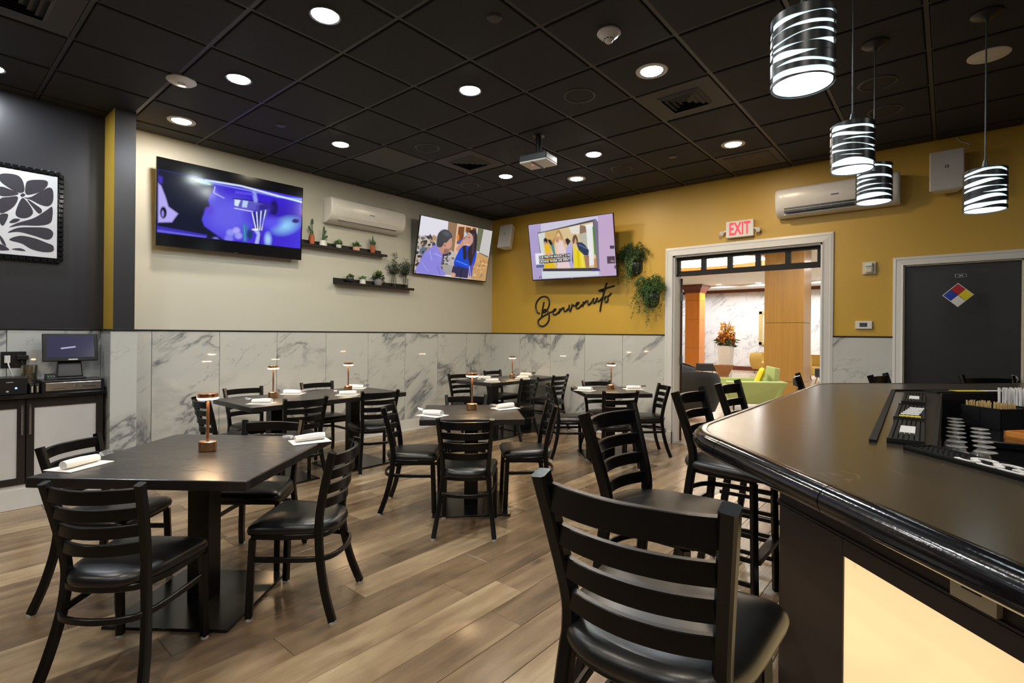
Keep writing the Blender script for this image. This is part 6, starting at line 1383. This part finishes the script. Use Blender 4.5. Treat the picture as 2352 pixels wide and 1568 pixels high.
def tub_chair(label, x, y, rz, mat, h=0.80, w_=0.36, wing=True):
    t = thing('tub_chair', label, 'armchair', (x, y, 0), math.radians(rz)); m = MB(); N2 = 28; vs_ = []; rows = ((0.82, 0.16), (0.98, 0.38), (1.05, 0.60), (1.02, 0.9), (0.94, 1.0))
    # shell opens to local -x
    for (k, zz) in rows:
        for i in range(N2+1):
            a = -2.35+4.7*i/N2; hh = (0.70+0.30*math.cos(a*0.62)) if wing else 1.0; z = 0.16+(h-0.16)*((zz-0.16)/0.84)*hh
            vs_.append((w_*k*math.cos(a), w_*1.02*k*math.sin(a), z))
    for (k, zz) in reversed(rows):
        for i in range(N2+1):
            a = -2.35+4.7*i/N2; hh = (0.70+0.30*math.cos(a*0.62)) if wing else 1.0; z = 0.16+(h-0.16)*((zz-0.16)/0.84)*hh
            q = k-0.16; vs_.append((w_*q*math.cos(a), w_*1.02*q*math.sin(a), z))
    R5 = 2*len(rows); fs = [(j*(N2+1)+i, j*(N2+1)+i+1, ((j+1) % R5)*(N2+1)+i+1, ((j+1) % R5)*(N2+1)+i) for j in range(R5) for i in range(N2)]
    fs += [tuple(j*(N2+1) for j in range(R5)), tuple(j*(N2+1)+N2 for j in range(R5))]
    m.add(vs_, fs).build('shell', mat, t, ang=60)
    MB().lathe([(w_*0.80, 0.17), (w_*0.9, 0.22), (w_*0.92, 0.38), (w_*0.85, 0.43), (0, 0.44)], 28).build('seat', mat, t)
    for (a, b) in ((-.22, -.22), (-.22, .22), (.2, -.2), (.2, .2)): MB().tube([(a*1.2, b*1.2, 0), (a*0.9, b*0.9, 0.19)], 0.016, 8, scales=[0.7, 1]).build('leg', leg_w, t)
    return t
tub_chair('charcoal upholstered armchair just beyond the doorway with its back to the viewer', 2.66, 2.10, 300, char_f, 0.82, 0.38)
tub_chair('charcoal armchair farther back at the left of the lobby', 0.70, 6.5, 200, char_f, 0.74, 0.42)
tub_chair('mustard tub chair against the lobby wall, left of the wide column', 0.62, 14.4, 140, mustard_f, 0.76, 0.48, False)
tub_chair('mustard tub chair in the gap right of the wide column', 2.45, 12.3, 160, mustard_f, 0.80, 0.42, False)
def ottoman(label, x, y, w_, rz):
    t = thing('ottoman', label, 'ottoman', (x, y, 0), math.radians(rz)); MB().box(-w_, w_, -w_*0.8, w_*0.8, 0.20, 0.44).build('cushion', char_f, t, smooth=False, bevel=0.02); MB().box(-w_*1.01, w_*1.01, -w_*0.81, w_*0.81, 0.40, 0.412).build('piping', char_f, t, smooth=False)
    for a in (-1, 1):
        for b in (-1, 1): MB().tube([(a*w_*0.95, b*w_*0.7, 0), (a*w_*0.75, b*w_*0.55, 0.21)], 0.018, 8, scales=[0.7, 1]).build('leg', honey, t)
ottoman('charcoal square ottoman with wooden legs at the left of the lobby', -0.36, 11.2, 0.30, 40); ottoman('charcoal ottoman seen in the gap right of the wide column', 3.10, 11.2, 0.26, 10)
t = thing('side_table', 'twisted hourglass wooden side table in the lobby', 'table', (1.05, 8.5, 0), math.radians(20)); wal = veneer('walnut_side', s2l((120, 76, 40)), s2l((164, 112, 62)))
hexa('upper_block', [(-0.12, -0.10, 0.27), (0.12, -0.10, 0.27), (0.12, 0.10, 0.27), (-0.12, 0.10, 0.27)], [(-0.27, -0.22, 0.58), (0.27, -0.22, 0.58), (0.27, 0.22, 0.58), (-0.27, 0.22, 0.58)], wal, t, 0.004)
hexa('lower_block', [(-0.22, -0.20, 0.0), (0.22, -0.20, 0.0), (0.22, 0.20, 0.0), (-0.22, 0.20, 0.0)], [(-0.12, -0.10, 0.27), (0.12, -0.10, 0.27), (0.12, 0.10, 0.27), (-0.12, 0.10, 0.27)], wal, t, 0.004)
# planter with dried flowers
t = thing('floor_planter', 'tall white tapered planter with autumn flowers in the lobby', 'planter', (0.935, 9.05, 0)); wp = plain('white_planter', (0.72, 0.70, 0.66), 0.45)
MB().add([(sx*a, sy*a, z) for (a, z) in ((0.12, 0), (0.185, 1.10), (0.165, 1.10), (0.15, 1.02)) for sx, sy in ((-1,-1), (1,-1), (1,1), (-1,1))], [(i+4*j, (i+1) % 4+4*j, (i+1) % 4+4*j+4, i+4*j+4) for j in range(3) for i in range(4)]+[(0,1,2,3), (12,13,14,15)]).build('pot', wp, t, smooth=False, bevel=0.004)
R6 = random.Random(11)
def flor(name, mat, n, spread, z0, z1, ln, wd):
    m = MB()
    for _ in range(n):
        a = R6.uniform(0, 2*PI); r = spread*math.sqrt(R6.random()); z = R6.uniform(z0, z1); m.leaf((r*math.cos(a), r*math.sin(a), z), (R6.gauss(0, 1)+math.cos(a), R6.gauss(0, 1)+math.sin(a), R6.gauss(.3, 1)), ln*R6.uniform(.6, 1.3), wd*R6.uniform(.7, 1.3), up=(R6.gauss(0, 1), R6.gauss(0, 1), R6.gauss(0, 1)))
    m.build(name, mat, t, smooth=False)
flor('green_leaves', plain('olive_leaf', s2l((70, 84, 36)), 0.6, vary=0.3), 160, 0.24, 1.08, 1.30, 0.14, 0.05); flor('orange_flowers', plain('orange_petal', s2l((206, 116, 34)), 0.6, vary=0.3), 170, 0.23, 1.18, 1.46, 0.08, 0.06); flor('rust_flowers', plain('rust_petal', s2l((110, 50, 40)), 0.6, vary=0.3), 140, 0.23, 1.18, 1.44, 0.07, 0.05); flor('yellow_flowers', plain('gold_petal', s2l((226, 172, 44)), 0.6, vary=0.2), 170, 0.17, 1.24, 1.72, 0.09, 0.06)
m = MB(); m2 = MB()
for k in range(26):
    a = R6.uniform(0, 2*PI); r = R6.uniform(0.05, 0.26); h = R6.uniform(0.45, 0.78); (m if k % 2 else m2).tube([(0, 0, 1.1), (r*0.5*math.cos(a), r*0.5*math.sin(a), 1.1+h*0.6), (r*1.1*math.cos(a), r*1.1*math.sin(a), 1.1+h)], 0.006, 5, scales=[1, 1.4, 0.4])
m.build('dried_stems', MATS['rust_petal'], t); m2.build('golden_stems', MATS['gold_petal'], t)
# gilt picture frame on the far wall
t = thing('gilt_frame', 'pale gilt picture frame on the lobby marble wall', 'picture', (0.60, 15.5, 1.70)); gilt = plain('pale_gilt', s2l((206, 186, 128)), 0.4, 0.3)
for b in ((-0.45, -0.33, -0.66, 0.66), (0.33, 0.45, -0.66, 0.66), (-0.45, 0.45, 0.54, 0.66), (-0.45, 0.45, -0.66, -0.54)): MB().box(b[0], b[1], -0.05, 0, b[2], b[3]).build('moulding', gilt, t, smooth=False, bevel=0.01)
MB().box(-0.34, 0.34, -0.02, 0, -0.55, 0.55).build('canvas', plain('pale_canvas', (0.6, 0.58, 0.5), 0.7), t, smooth=False)
# protos keep the label given at placement; nothing else to do
for o in list(scene.objects):
    if o.get('label') == 'x': del o['label']
